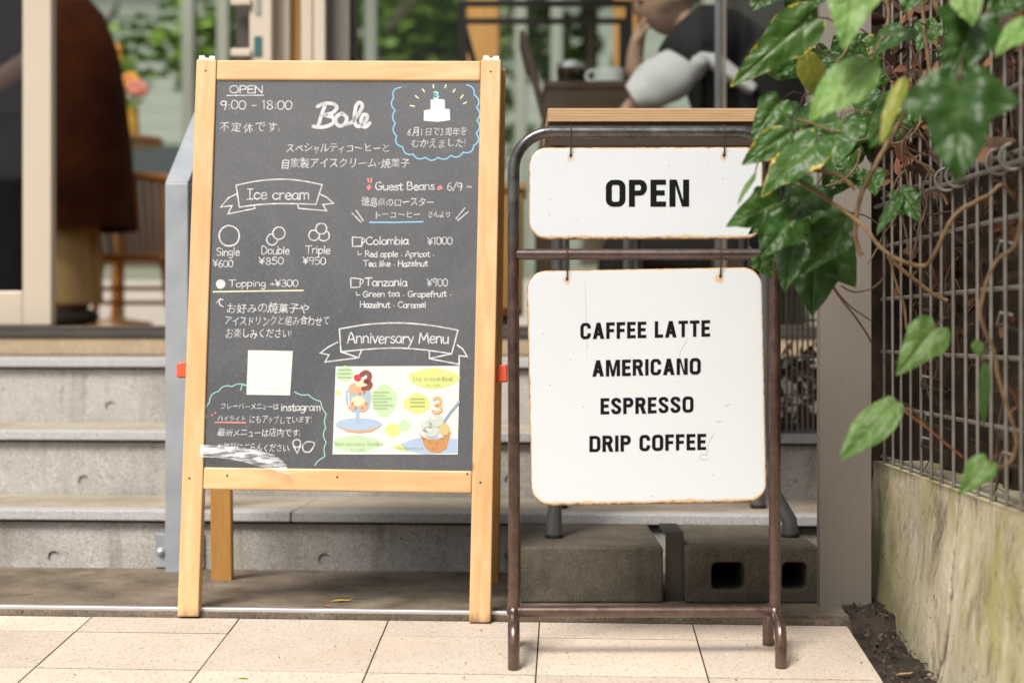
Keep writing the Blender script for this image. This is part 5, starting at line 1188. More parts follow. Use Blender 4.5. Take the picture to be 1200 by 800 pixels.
for k in range(26):
    x = random.uniform(945, 1100); y = random.uniform(-20, 250); pts = [(x, y)]; a = random.uniform(0.6, 2.4)
    for _ in range(5): a += random.uniform(-.7,.7); pts.append((pts[-1][0] + 22*math.cos(a), pts[-1][1] + 22*math.sin(a)))
    vine(pts, random.uniform(0.0010, 0.0022), random.choice([STEMM, STEMD]), random.uniform(2.35, 2.55))

# leaf litter and roots behind and along the mesh
LIT = [simple('litter_%s' % n, c3(*a), c3(*b_), rough=0.8, scale=40) for n, a, b_ in (('brown', (0.04,0.020,0.011), (0.10,0.052,0.028)), ('rust', (0.11,0.045,0.020), (0.20,0.085,0.038)), ('grey', (0.05,0.036,0.026), (0.11,0.08,0.058)))]
def litter(name, pts, mat, s0, s1, seed):
    random.seed(seed); q = MB()
    for p in pts:
        s_ = random.uniform(s0, s1); M_ = Matrix.Rotation(random.uniform(0,6.28), 3, 'Z') @ Matrix.Rotation(random.uniform(-1.2,1.2), 3, 'X') @ Matrix.Rotation(random.uniform(-1.5,1.5), 3, 'Y'); c_ = random.uniform(-.6,.6)
        pr = [(0,-1,0),(.35,-.4,c_*.3),(.42,.2,c_*.5),(0,1,c_*.1),(-.42,.2,c_*.5),(-.35,-.4,c_*.3),(0,0,-c_*.2)]
        q.add([Vector(p) + M_ @ (Vector(a)*s_) for a in pr], [(0,1,6),(1,2,6),(2,3,6),(3,4,6),(4,5,6),(5,0,6)])
    o = q.build(name, mat, smooth='all', fix=False); o['kind'] = 'stuff'; return o
random.seed(21)
for i, mt in enumerate(LIT):
    pts = []
    for _ in range(420):
        y = random.uniform(1.2, 2.95); z = ZT + 0.01 + random.random()**0.8*1.0
        pts.append((XW + random.uniform(0.025, 0.075) + (0.02 if z < 0.4 else 0), y, z))
    litter('leaf_litter', pts, mt, 0.008, 0.024, 30 + i)
pts = []
for _ in range(230): y = random.uniform(1.9, 2.85); pts.append((XW + random.uniform(-0.03, 0.03), y, 0.72 + random.random()*0.36))
litter('leaf_litter', pts[:120], LIT[0], 0.012, 0.030, 51); litter('leaf_litter', pts[120:], LIT[1], 0.010, 0.026, 52)
q = MB(); random.seed(17)
for _ in range(230):
    p = Vector((XW + random.uniform(0.015, 0.06), random.uniform(1.4, 2.9), ZT + random.random()**0.7*1.0)); pts = [p]; d = Vector((0, random.uniform(-1,1), random.uniform(-1,.6))).normalized()
    for _k in range(6): d = (d + Vector((random.uniform(-.2,.2), random.uniform(-.7,.7), random.uniform(-.7,.5)))).normalized(); pp = pts[-1] + d*0.03; pp.x = max(XW + 0.012, min(XW + 0.09, pp.x)); pts.append(pp)
    q.tube(pts, random.uniform(0.0006, 0.0022), 5)
o = q.build('root_tangle', STEMD, smooth=True); o['kind'] = 'stuff'
# soil strip beside the paving with bits on it, crumbs on the slabs
random.seed(9); sp_ = MB(W); ny, nx_ = 60, 14
for i in range(ny+1):
    for j in range(nx_+1):
        w = 0.8 + 2.1*i/ny; u = 0.372 + 0.37*j/nx_; sp_.v.append(W(u, w, (pave_z(w) - 0.010 if w < 2.70 else 0.0035) + (0.016 if w < 2.70 else 0.007)*mnoise.fractal(Vector((u*22, w*22, 0)), 1, 2, 4) + 0.05*max(0, (u - 0.40 - (w-2.4)*0.02))))
for i in range(ny):
    for j in range(nx_): k = i*(nx_+1)+j; sp_.f.append((k, k+1, k+nx_+2, k+nx_+1))
structure(sp_.build('soil', SOIL, smooth='all'))
pts = []
for _ in range(420):
    w = random.uniform(2.0, 2.92); u = random.uniform(0.38, 0.49); pts.append(tuple(W(u, w, (pave_z(w) + 0.004 if w < 2.70 else 0.007) + 0.05*max(0, u-0.40))))
litter('soil_crumbs', pts, LIT[2], 0.002, 0.007, 41)
q = []
for _ in range(150):
    w = random.uniform(2.0, 2.72); u = random.uniform(-1.3, 0.36); q.append(tuple(W(u, w, pave_z(w) + 0.0022)))
for _ in range(60):
    w = random.uniform(2.77, 3.15); u = random.uniform(-1.3, 0.5); q.append(tuple(W(u, w, 0.002)))
litter('grit', q, simple('grit', c3(0.05,0.03,0.02), c3(0.12,0.08,0.05), rough=0.9, scale=40), 0.0009, 0.0026, 43)
def fallen(px, py, z, ln, wd, rot, mat, label, name='fallen_leaf'):
    Y = None
    t = (CAMZ - z)*FPX/(py - HOR); c = P(px, py, t); q = MB(); ro = Matrix.Rotation(R(rot), 3, 'Z')
    pr = [(-1,0,.1),(-.5,.5,.35),(0,.62,.45),(.5,.45,.3),(1,0,.55),(.5,-.45,.25),(0,-.6,.4),(-.5,-.5,.3),(-.4,0,.05),(0,0,.0),(.4,0,.08)]
    q.add([c + ro @ Vector((a*ln/2, b_*wd/2, 0.0015 + h*wd*0.35)) for a, b_, h in pr], [(0,1,8),(1,2,9,8),(2,3,10,9),(3,4,10),(4,5,10),(5,6,9,10),(6,7,8,9),(7,0,8)])
    o = q.build(name, mat, smooth='all', fix=False); tag(o, label, 'leaf'); return o
YEL = simple('yellow_leaf', c3(0.55,0.36,0.04), c3(0.68,0.48,0.08), rough=0.5, scale=60); ORG = simple('orange_leaf', c3(0.42,0.14,0.05), c3(0.52,0.22,0.08), rough=0.6, scale=60)
GRN = simple('green_leaf', c3(0.30,0.42,0.06), rough=0.5)
fallen(400, 705, 0.0, 0.040, 0.016, 12, YEL, 'slim yellow fallen leaf lying on the concrete in front of the stairs under the board')
fallen(384, 711, 0.0, 0.018, 0.010, -20, ORG, 'tiny curled orange leaf next to the slim yellow leaf on the concrete')
z_p = lambda py: (lambda Y: -0.012 - SL*(WSTRIP - Y))(1350/((py-386)+159.6))
fallen(530, 747, z_p(747), 0.017, 0.010, 25, YEL, 'small yellow leaf scrap on the paving left of the stand foot')
fallen(285, 796, z_p(796), 0.020, 0.012, -20, GRN, 'small green leaf scrap at the bottom edge of the paving, left of centre')
fallen(1036, 757, -0.03, 0.020, 0.016, 10, ORG, 'orange brown dead leaf on the dark soil strip beside the paving')
fallen(1060, 791, -0.04, 0.034, 0.014, 25, simple('tan_leaf', c3(0.50,0.32,0.16), rough=0.7), 'tan dead leaf on the dark soil at the foot of the mossy wall')
fallen(1019, 756, -0.03, 0.013, 0.010, 0, YEL, 'tiny yellow leaf scrap on the dark soil near the paving corner')
fallen(908, 779, z_p(779), 0.016, 0.010, 40, LIT[0], 'dark brown leaf scrap on the paving beside the right stand foot')
fallen(652, 776, z_p(776), 0.014, 0.007, 15, ORG, 'thin reddish leaf scrap on the paving between the stand feet')

# small planter bed behind the table on the right, with its own wire panel
q = MB(W); (ua, z0), (ub, z1) = BP(903, 508, 3.50), BP(965, 320, 3.50)
pn = thing('garden_fence', 'small wire mesh fence standing on the stair behind the clad pillar', 'fence', W((ua+ub)/2, 3.52, 0.2577))
q = MB(W)
for k in range(9):
    px = 922 + k*6.2; u, _ = BP(px, 400, 3.50); q.tube([(u, 3.50, 0.259), (u, 3.50, 0.62)], 0.0024, 6)
for z in (0.262, 0.34, 0.42, 0.50, 0.58): q.tube([(BP(918,0,3.5)[0], 3.504, z), (BP(975,0,3.5)[0], 3.504, z)], 0.0024, 6)
q.build('mesh_panel', WIRE, pn, smooth=True)
pts = []; random.seed(77)
for _ in range(260): pts.append(tuple(W(random.uniform(BP(903,0,3.55)[0], BP(975,0,3.55)[0] + .1), random.uniform(3.53, 3.75), 0.262 + random.random()**2*0.20)))
litter('leaf_litter', pts, LIT[0], 0.010, 0.026, 78); litter('leaf_litter', [(a+.01, b_-.01, c_*0.98) for a, b_, c_ in pts[::3]], LIT[1], 0.010, 0.024, 79)

# ------------------------------------------------------------------ inside the cafe
FZ = FL
SKIN = simple('skin', c3(0.60,0.37,0.26), c3(0.66,0.42,0.30), rough=0.5, scale=10)
def skinmesh(name, mat, parent, J, E, root, sub=2, at=None):
    me = bpy.data.meshes.new(name); bm = bmesh.new(); lay = bm.verts.layers.skin.verify(); vd = {}
    o0 = wloc(parent) if parent else Vector(at)
    for k, (p, r) in J.items():
        v_ = bm.verts.new(Vector(p) - o0); r2 = r if isinstance(r, tuple) else (r, r); v_[lay].radius = r2; v_[lay].use_root = (k == root); vd[k] = v_
    for a, b_ in E: bm.edges.new((vd[a], vd[b_]))
    bm.to_mesh(me); bm.free()
    o = bpy.data.objects.new(name, me); C.objects.link(o)
    if parent: o.parent = parent
    else: o.location = o0
    m = o.modifiers.new('s', 'SKIN'); m.use_smooth_shade = True; m.use_x_symmetry = False
    m = o.modifiers.new('u', 'SUBSURF'); m.levels = sub; m.render_levels = sub
    bpy.context.view_layer.update(); bake(o); o.data.materials.clear(); o.data.materials.append(mat)
    o.data.polygons.foreach_set('use_smooth', [True]*len(o.data.polygons)); return o
def hand_joints(J, E, pre, wrist, palm_dir, side_dir, curl_dir, s=1.0, curl=0.5):
    pd, sdv, cd = Vector(palm_dir).normalized(), Vector(side_dir).normalized(), Vector(curl_dir).normalized(); w = Vector(wrist)
    J[pre+'palm'] = (w + pd*0.045*s, (0.034*s, 0.016*s)); E.append((pre+'w', pre+'palm'))
    for k, (off, ln) in enumerate(((-0.030,0.066),(-0.010,0.076),(0.010,0.071),(0.029,0.055))):
        b0 = w + pd*0.086*s + sdv*off*s; d1 = (pd + cd*curl*0.5).normalized(); d2 = (pd*(1-curl) + cd*curl).normalized()
        J[pre+'f%da' % k] = (b0, 0.0092*s); J[pre+'f%db' % k] = (b0 + d1*ln*0.5*s, 0.0085*s); J[pre+'f%dc' % k] = (b0 + d1*ln*0.5*s + d2*ln*0.5*s, 0.007*s)
        E += [(pre+'palm', pre+'f%da' % k), (pre+'f%da' % k, pre+'f%db' % k), (pre+'f%db' % k, pre+'f%dc' % k)]
    t0 = w + pd*0.03*s - sdv*0.034*s; J[pre+'t0'] = (t0, 0.011*s); J[pre+'t1'] = (t0 + (pd*0.7 - sdv*0.7 + cd*0.3).normalized()*0.038*s, 0.010*s); J[pre+'t2'] = (t0 + (pd*1.5 - sdv*0.9 + cd*0.6).normalized()*0.066*s, 0.008*s)
    E += [(pre+'palm', pre+'t0'), (pre+'t0', pre+'t1'), (pre+'t1', pre+'t2')]
def head(parent_body_list, c, fwd, s=1.0):
    """points of a head mesh (skull, jaw, nose, ears) facing fwd"""
    f = Vector(fwd).normalized(); up = Vector((0,0,1)); up = (up - f*up.dot(f)).normalized(); sdv = up.cross(f)
    vs, fs = [], []; n, m = 28, 22
    for i in range(m+1):
        th = math.pi*i/m
        for j in range(n):
            a = 2*math.pi*j/n; x, y, z = math.sin(th)*math.cos(a), math.sin(th)*math.sin(a), math.cos(th)
            X, Y_, Z_ = x*0.096, y*0.074, z*0.118
            if z < 0: Y_ *= 1 + 0.30*z*abs(z); X = X*(1 + 0.22*z) + 0.012*(-z)
            if x > 0.3:
                X += 0.016*math.exp(-((y/0.13)**2 + ((z+0.12)/0.16)**2)) + 0.006*math.exp(-((y/0.28)**2 + ((z+0.48)/0.07)**2)) + 0.005*math.exp(-((y/0.35)**2 + ((z+0.82)/0.14)**2))
                X -= 0.010*(math.exp(-(((abs(y)-0.36)/0.18)**2 + ((z-0.08)/0.13)**2)))
            if abs(y) > 0.8 and abs(z+0.05) < 0.28 and abs(x) < 0.5: Y_ += 0.014*(1 if y > 0 else -1)
            vs.append(Vector(c) + (f*X + sdv*Y_ + up*Z_)*s)
    for i in range(m):
        for j in range(n): fs.append((i*n+j, (i+1)*n+j, (i+1)*n+(j+1)%n, i*n+(j+1)%n))
    return vs, fs, f, up, sdv
def person(label, base, J, E, root, headc, fwd, hairmat, hair='short'):
    t = thing('person', label, 'person', base)
    b_ = skinmesh('body', SKIN, t, J, E, root, 1)
    vs, fs, f, up, sdv = head(None, headc, fwd)
    # head joined into the body mesh
    bm = bmesh.new(); bm.from_mesh(b_.data); o0 = wloc(b_); nv_ = [bm.verts.new(v_ - o0) for v_ in vs]
    for q_ in fs:
        try: bm.faces.new([nv_[i] for i in q_]).smooth = True
        except ValueError: pass
    bm.to_mesh(b_.data); bm.free()
    q = MB(); n, m = 26, 14
    for i in range(m+1):
        th = math.pi*0.62*i/m
        for j in range(n):
            a = 2*math.pi*j/n; x, y, z = math.sin(th)*math.cos(a), math.sin(th)*math.sin(a), math.cos(th)
            lim = -0.25 if x < 0.35 else 0.45
            zz = max(z, lim); k = 1.10 + 0.04*mnoise.noise(Vector((x*6, y*6, z*6)))
            q.v.append(Vector(headc) + f*(x*0.096*k - 0.008) + sdv*y*0.078*k + up*(zz*0.122*k + 0.002))
    for i in range(m):
        for j in range(n): q.f.append((i*n+j, (i+1)*n+j, (i+1)*n+(j+1)%n, i*n+(j+1)%n))
    q.build('hair', hairmat, t, smooth='all')
    for sg in (-1, 1):
        q = MB(); q.ball(Vector(headc) + f*0.080 + sdv*sg*0.030 + up*0.006, 0.012, 0.011, 0.004, 10); q.build('eye', simple('eye', c3(0.05,0.035,0.03), rough=0.2), t, smooth='all')
    q = MB(); q.ball(Vector(headc) + f*0.094 - up*0.058, 0.008, 0.022, 0.007, 10); q.build('mouth', simple('lips', c3(0.42,0.16,0.13), rough=0.4), t, smooth='all')
    return t, b_
HAIR = simple('dark_hair', c3(0.018,0.012,0.010), c3(0.04,0.028,0.022), rough=0.4, scale=20)
def rings(q, rows, n=28, wob=0.0, sd_=0):      # rows: centre, rx, ry (horizontal ellipses)
    n0 = len(q.v)
    for k, (c, rx, ry) in enumerate(rows):
        for j in range(n):
            a = 2*math.pi*j/n; s_ = 1 + wob*math.sin(a*5 + sd_)*(k/len(rows)) + 0.5*wob*mnoise.noise(Vector((math.cos(a)*2, math.sin(a)*2, k*0.7 + sd_)))
            q.v.append(Vector(c) + Vector((rx*math.cos(a)*s_, ry*math.sin(a)*s_, 0)))
    for k in range(len(rows)-1):
        for j in range(n): q.f.append((n0+k*n+j, n0+k*n+(j+1)%n, n0+(k+1)*n+(j+1)%n, n0+(k+1)*n+j))
    q.f.append(tuple(n0 + j for j in range(n)))
# --- standing customer in a long brown coat, bending forward
Yp = 6.45; xp = (84-600)/1900*Yp
def a1(x, y, z): return Vector((xp + x, Yp + y, FZ + z))
J = {'pel': (a1(.03,0,.86), .13), 'ch': (a1(-.02,0,1.08), .13), 'up': (a1(-.08,0,1.22), .115), 'nk': (a1(-.17,0,1.33), .05), 'hd': (a1(-.22,0,1.40), .055)}
E = [('pel','ch'),('ch','up'),('up','nk'),('nk','hd')]
for s_, k in ((-.09,'r'),(.09,'l')):
    J.update({k+'h': (a1(.03,s_,.80), .085), k+'k': (a1(-.01,s_,.45), .055), k+'a': (a1(.03,s_,.09), .038), k+'t': (a1(-.11,s_,.035), .034)}); E += [('pel',k+'h'),(k+'h',k+'k'),(k+'k',k+'a'),(k+'a',k+'t')]
    J.update({k+'s': (a1(-.09,s_*1.9,1.22), .06), k+'e': (a1(-.12,s_*2.3,.96), .045), k+'w': (a1(-.30,s_*1.6,.90), .028)}); E += [('up',k+'s'),(k+'s',k+'e'),(k+'e',k+'w')]
    hand_joints(J, E, k, J[k+'w'][0], (-1,0,-.1), (0,1,0), (0,0,-1), 1.0, 0.5)
t, body = person('person in a long dark brown coat and khaki trousers bending forward inside the doorway', (xp, Yp, FZ), J, E, 'pel', a1(-.29,0,1.47), (-1,-.1,-.45), HAIR)
COAT = simple('brown_coat', c3(0.030,0.0075,0.003), c3(0.080,0.021,0.006), rough=0.9, spec=0.1, scale=5, bmp=0.2, bscale=30)
q = MB(); rings(q, [(a1(-.10,0,1.36),.06,.10),(a1(-.075,0,1.325),.125,.185),(a1(-.045,0,1.25),.165,.225),(a1(-.01,0,1.10),.185,.235),(a1(.015,0,.92),.19,.235),(a1(.03,0,.70),.20,.245),(a1(.035,0,.52),.205,.25),(a1(.04,0,.385),.21,.255)], wob=0.03); q.build('coat', COAT, t, smooth='all')
for s_, k in ((-1,'r'),(1,'l')):
    skinmesh('coat_sleeve', COAT, t, {'a': (a1(-.08,s_*.16,1.24), .085), 'b': (a1(-.12,s_*.21,.96), .065), 'c': (a1(-.28,s_*.15,.905), .045)}, [('a','b'),('b','c')], 'a', 2)
KHAKI = simple('khaki_cloth', c3(0.62,0.40,0.15), c3(0.70,0.48,0.20), rough=0.85, scale=5)
for s_ in (-.09, .09):
    q = MB(); rings(q, [(a1(.03,s_,.82),.10,.10),(a1(.0,s_,.45),.085,.085),(a1(.02,s_,.20),.08,.08),(a1(.02,s_,.09),.085,.08)], 20, 0.04, s_*40); q.build('trouser_leg', KHAKI, t, smooth='all')
    q = MB(); q.ball(a1(-.05,s_,.04), .14, .05, .045); q.build('shoe', simple('grey_shoe', c3(0.10,0.09,0.06), rough=0.6), t, smooth='all')
# --- worker behind the door glass, forearm out
Yw = 5.6; xw_ = (-8-600)/1900*Yw
def a2(x, y, z): return Vector((xw_ + x, Yw + y, FZ + z))
J = {'pel': (a2(0,0,.92), .13), 'ch': (a2(0,0,1.18), .13), 'up': (a2(0,0,1.36), .11), 'nk': (a2(0,-.01,1.47), .05), 'hd': (a2(0,-.02,1.55), .055)}
E = [('pel','ch'),('ch','up'),('up','nk'),('nk','hd')]
for s_, k in ((-.09,'r'),(.09,'l')):
    J.update({k+'h': (a2(s_,0,.84), .085), k+'k': (a2(s_,-.02,.47), .055), k+'a': (a2(s_,.02,.09), .038), k+'t': (a2(s_,-.12,.035), .034)}); E += [('pel',k+'h'),(k+'h',k+'k'),(k+'k',k+'a'),(k+'a',k+'t')]
J.update({'ls': (a2(.17,0,1.36), .058), 'le': (a2(-.06,-.20,.90+.0), .042), 'lw': (a2(.09,-.28,.87), .028)})
J['le'] = (a2(.20,-.12,.92), .045); J['lw'] = (a2(.02,-.34,.73), .030)
J.update({'rs': (a2(-.17,0,1.36), .058), 're': (a2(-.22,-.05,1.08), .045), 'rw': (a2(-.10,-.25,.98), .03)})
for k in 'lr': E += [('up',k+'s'),(k+'s',k+'e'),(k+'e',k+'w')]; hand_joints(J, E, k, J[k+'w'][0], (-1,-.4,.0), (.4,-1,0), (0,0,-1), 1.0, 0.5)
t, body = person('person in a dark purple grey top with a bare forearm, behind the door glass', (xw_, Yw, FZ), J, E, 'pel', a2(0,-.04,1.63), (.1,-1,-.2), HAIR)
PURP = simple('purple_grey_cloth', c3(0.050,0.038,0.042), c3(0.075,0.058,0.064), rough=0.85, scale=6)
q = MB(); rings(q, [(a2(0,0,1.46),.08,.07),(a2(0,0,1.42),.17,.10),(a2(0,0,1.32),.20,.13),(a2(0,0,1.1),.19,.135),(a2(0,0,.9),.19,.14),(a2(0,0,.72),.20,.145)], wob=0.03); q.build('shirt', PURP, t, smooth='all')
for s_, k in ((1,'l'),(-1,'r')): skinmesh('sleeve', PURP, t, {'a': (a2(s_*.16,0,1.36), .075), 'b': (Vector(J[k+'s'][0])*0.35 + Vector(J[k+'e'][0])*0.65, .06)}, [('a','b')], 'a', 2)
APR = simple('black_cloth', c3(0.012,0.010,0.010), c3(0.022,0.018,0.018), rough=0.85, scale=6)
for s_ in (-.09, .09):
    q = MB(); rings(q, [(a2(s_,0,.84),.11,.11),(a2(s_,-.01,.47),.085,.085),(a2(s_,.01,.10),.075,.08)], 20, 0.03); q.build('trouser_leg', APR, t, smooth='all')
    q = MB(); q.ball(a2(s_,-.05,.04), .05, .14, .04); q.build('shoe', DARKRUB, t, smooth='all')
# --- seated woman at the window table, chin on her hand
Yq = 4.78
def a3(px, py, dy=0.0): return P(px, py, Yq + dy)
J = {'pel': (a3(905,310), .14), 'ch': (a3(880,150), .125), 'up': (a3(842,62), .105), 'nk': (a3(803,28), .048), 'hd': (a3(785,14), .052),
     'ls': (a3(826,48,-.15), .055), 'le': (a3(776,98,-.19), .040), 'lw': (a3(742,122,-.16), .026),
     'rs': (a3(826,48,.15), .055), 're': (a3(744,100,.05), .040), 'rw': (a3(744,62,.02), .027),
     'lh': (a3(890,300,-.09), .09), 'lk': (a3(720,290,-.09), .06), 'la': (P(720,372,Yq-.09), .04), 'rh': (a3(890,300,.09), .09), 'rk': (a3(720,290,.09), .06), 'ra': (P(720,372,Yq+.09), .04)}
E = [('pel','ch'),('ch','up'),('up','nk'),('nk','hd')]
for k in 'lr': E += [('up',k+'s'),(k+'s',k+'e'),(k+'e',k+'w'),('pel',k+'h'),(k+'h',k+'k'),(k+'k',k+'a')]
hand_joints(J, E, 'r', J['rw'][0], (.25,-.1,1), (0,1,0), (1,0,.2), 0.95, 0.6); hand_joints(J, E, 'l', J['lw'][0], (-.6,.1,-.8), (0,1,0), (1,0,-1), 0.95, 0.4)
t, body = person('person in a black top and white cardigan sleeve behind the window, chin on hand', (a3(905,0).x, Yq, FZ), J, E, 'pel', a3(779,-5), (-1,-.12,-.42), HAIR)
BLK = simple('black_top', c3(0.010,0.008,0.009), c3(0.018,0.015,0.016), rough=0.8, scale=6)
q = MB(); q.tube([a3(912,330), a3(908,250), a3(898,180), a3(884,130), a3(862,88), a3(838,58), a3(815,36), a3(803,28)], [.19,.185,.18,.175,.16,.135,.085,.055], 24); q.build('top', BLK, t, smooth='all')
for dy_ in (-.13, .13):
    q = MB(); q.tube([a3(848,50,dy_*.5), a3(832,46,dy_), a3(808,62,dy_*1.35), a3(794,76,dy_*1.45)], [.10,.10,.085,.072], 18); q.build('short_sleeve', BLK, t, smooth='all')
WHT = simple('white_cloth', c3(0.80,0.78,0.78), c3(0.86,0.84,0.84), rough=0.85, scale=6)
def cloth(name, pts, w0, sd_):          # a soft folded length of white cloth following a path
    q = MB(); pp = catmull([(p[0], p[1]) for p in pts], 5); n = len(pp); m = 16
    for i, p in enumerate(pp):
        t_ = i/(n-1); d = (pp[min(i+1,n-1)] - pp[max(i-1,0)]).normalized(); nr = Vector((-d.y, d.x)); w_ = w0[0] + (w0[1]-w0[0])*t_ + w0[2]*math.sin(math.pi*t_)
        for j in range(m):
            a = 6.2832*j/m; k_ = 1 + 0.12*mnoise.noise(Vector((i*.35, math.cos(a)*1.5, math.sin(a)*1.5 + sd_))); o_ = p + nr*(w_*math.cos(a)*k_); q.v.append(a3(o_.x, o_.y, -.20 + .055*math.sin(a)*k_))
    for i in range(n-1):
        for j in range(m): q.f.append((i*m+j, i*m+(j+1)%m, (i+1)*m+(j+1)%m, (i+1)*m+j))
    q.f += [tuple(range(m)), tuple(range((n-1)*m, n*m))]
    return q.build(name, WHT, t, smooth='all')
cloth('cardigan_sleeve', [(826,70),(806,76),(782,90),(760,104),(742,116)], (12, 17, 15), 3)
cloth('cardigan_sleeve', [(812,62),(834,70),(858,88),(884,106)], (7, 7, 4), 9)
for sg in (-.09, .09): skinmesh('trouser_leg', APR, t, {'a': (a3(890,300,sg), .10), 'b': (a3(722,290,sg), .075), 'c': (P(722,368,Yq+sg), .055)}, [('a','b'),('b','c')], 'a', 2)
BROWNW = wood('dark_brown_wood', c3(0.060,0.032,0.020), c3(0.10,0.055,0.032), (3,30,30), 0.7)
# bench she sits on, the window table, jar, cup
q = thing('bench', 'plain dark wooden bench under the person by the window', 'bench', (a3(905,0).x, Yq, FZ))
k = MB(); xb = a3(905,0).x; k.box(xb-.2, xb+.45, Yq-.2, Yq+.2, FZ+.16, FZ+.20); k.build('seat', BROWNW, q, bevel=.004)
for sx_ in (-.18,.42):
    k = MB(); k.box(xb+sx_-.02, xb+sx_+.02, Yq-.18, Yq+.18, FZ, FZ+.16); k.build('leg', BROWNW, q)
xt0, xt1 = P(637,0,4.72).x, P(764,0,4.72).x; ztt = P(0,95,4.72).z
tb = thing('cafe_table', 'small dark brown wooden table by the window with a cup and a jar on it', 'table', ((xt0+xt1)/2, 4.9, FZ))
k = MB(); k.box(xt0, xt1, 4.72, 5.15, ztt-.022, ztt); k.build('tabletop', BROWNW, tb, bevel=.003)
k = MB(); k.box(xt0+.004, xt1-.004, 4.725, 5.145, ztt-.115, ztt-.0225); k.build('apron', BROWNW, tb)
for (x, y) in ((xt0+.03,4.76),(xt1-.03,4.76),(xt0+.03,5.11),(xt1-.03,5.11)):
    k = MB(); k.box(x-.022, x+.022, y-.022, y+.022, FZ, ztt-.1155); k.build('leg', BROWNW, tb)
def cupat(px, rx, y, h):
    c = P(px, 95, y); c.z = ztt; k = MB(); k.lathe(c, [(rx*.78,0.0005),(rx*.95,h*.15),(rx,h),(rx*.93,h),(rx*.88,h*.2),(0.001,h*.15)], 24); return k, c
k, c = cupat(714, 0.048, 4.80, 0.047); cp = k.build('cup', simple('white_china', c3(0.72,0.76,0.74), rough=0.25), smooth=True); tag(cp, 'wide white china cup on the window table', 'cup')
k = MB(); k.tube(ring(c + Vector((-.052,0,.026)), .016, (0,1,0)), .0045, 8); k.build('handle', cp.data.materials[0], cp, smooth=True)
k, c = cupat(669, 0.042, 4.85, 0.055); jr = k.build('sugar_jar', glass('jar_glass', (0.75,0.72,0.6)), smooth=True); tag(jr, 'small glass jar with a metal lid left of the cup on the window table', 'jar')
k = MB(); k.lathe(c, [(.036,.003),(.038,.03),(0.001,.032)], 20); k.build('contents', simple('brown_sugar', c3(0.35,0.24,0.10), rough=0.9), jr, smooth=True)
k = MB(); k.lathe(c + Vector((0,0,.0555)), [(.043,0),(.043,.016),(.03,.02),(.012,.026),(.001,.027)], 24); k.build('lid', ALU, jr, smooth=True)
# brown chair with a leaning back, left of the table
ch = thing('chair', 'dark brown wooden chair with a leaning plank back, left of the window table', 'chair', (P(622,0,4.9).x, 4.9, FZ))
k = MB(); k.bar(P(640,146,4.8), P(614,44,4.8), 0.034, 0.02, (1,0,0.2)); k.bar(P(640,146,5.12), P(614,44,5.12), 0.034, 0.02, (1,0,.2)); k.build('back_post', BROWNW, ch, bevel=.003)
k = MB(); k.bar(P(616,52,4.8)+Vector((0,.02,0)), P(616,52,4.8)+Vector((0,.31,0)), 0.09, 0.014, (1,0,.25)); k.build('backrest', BROWNW, ch)
zs = FZ+.44; xc = P(640,0,4.8).x
k = MB(); k.box(xc-.03, xc+.36, 4.78, 5.14, zs-.02, zs+.01); k.build('seat', BROWNW, ch, bevel=.004)
for (x, y) in ((xc-.01,4.80),(xc+.33,4.80),(xc-.01,5.12),(xc+.33,5.12)):
    k = MB(); k.box(x-.018, x+.018, y-.018, y+.018, FZ, zs-.0205); k.build('leg', BROWNW, ch)
k = MB(); k.bar((xc-.01,4.80,zs+.0105), P(640,146,4.8), .034, .02, (0,1,0)); k.bar((xc-.01,5.12,zs+.0105), P(640,146,5.12), .034, .02, (0,1,0)); k.build('back_post', BROWNW, ch)
# low orange cabinet by the door
x0, x1 = P(535,0,4.75).x, P(613,0,4.75).x; z1 = P(0,215,4.75).z
cab = thing('cabinet', 'low orange wooden cabinet standing inside between the board and the stand', 'cabinet', ((x0+x1)/2, 4.9, FZ))
k = MB(); k.box(x0, x1, 4.75, 5.1, FZ+.03, z1-.02); k.build('carcass', WARMW, cab, bevel=.003)
k = MB(); k.box(x0-.01, x1+.01, 4.735, 5.11, z1-.0195, z1); k.build('top', WARMW, cab, bevel=.003)
for kk in range(2):
    k = MB(); k.box(x0+.008+kk*(x1-x0)/2, x0-.008+(kk+1)*(x1-x0)/2, 4.733, 4.7495, FZ+.05, z1-.04); d = k.build('door', WARMW, cab, bevel=.002)
    k = MB(); k.ball((x0+(x1-x0)/2+(kk*2-1)*.02, 4.724, (FZ+z1)/2+.05), .008,.008,.008); k.build('knob', DARKF, d, smooth='all')
k = MB(); k.box(x0+.02, x1-.02, 4.77, 5.08, FZ, FZ+.03); k.build('plinth', DARKF, cab)
# thin black metal rack by the window
rk = thing('metal_rack', 'thin black metal frame rack standing behind the window glass', 'rack', (P(640,0,5.3).x, 5.35, FZ))
xa_, xb_ = P(541,0,5.3).x, P(737,0,5.3).x; zr_ = P(0,8,5.3).z
for (x, y) in ((xa_,5.3),(xb_,5.3),(xa_,5.6),(xb_,5.6)):
    k = MB(); k.box(x-.011, x+.011, y-.011, y+.011, FZ, zr_); k.build('upright', DARKF, rk)
for y in (5.3, 5.6):
    k = MB(); k.box(xa_-.012, xb_+.012, y-.0115, y+.0115, zr_+.0002, zr_+.018); k.build('top_bar', DARKF, rk)
k = MB(); k.bar((xa_, 5.45, zr_-.02), (xa_+.09, 5.45, zr_-.36), .02, .012, (0,-1,0)); k.build('brace', DARKF, rk)
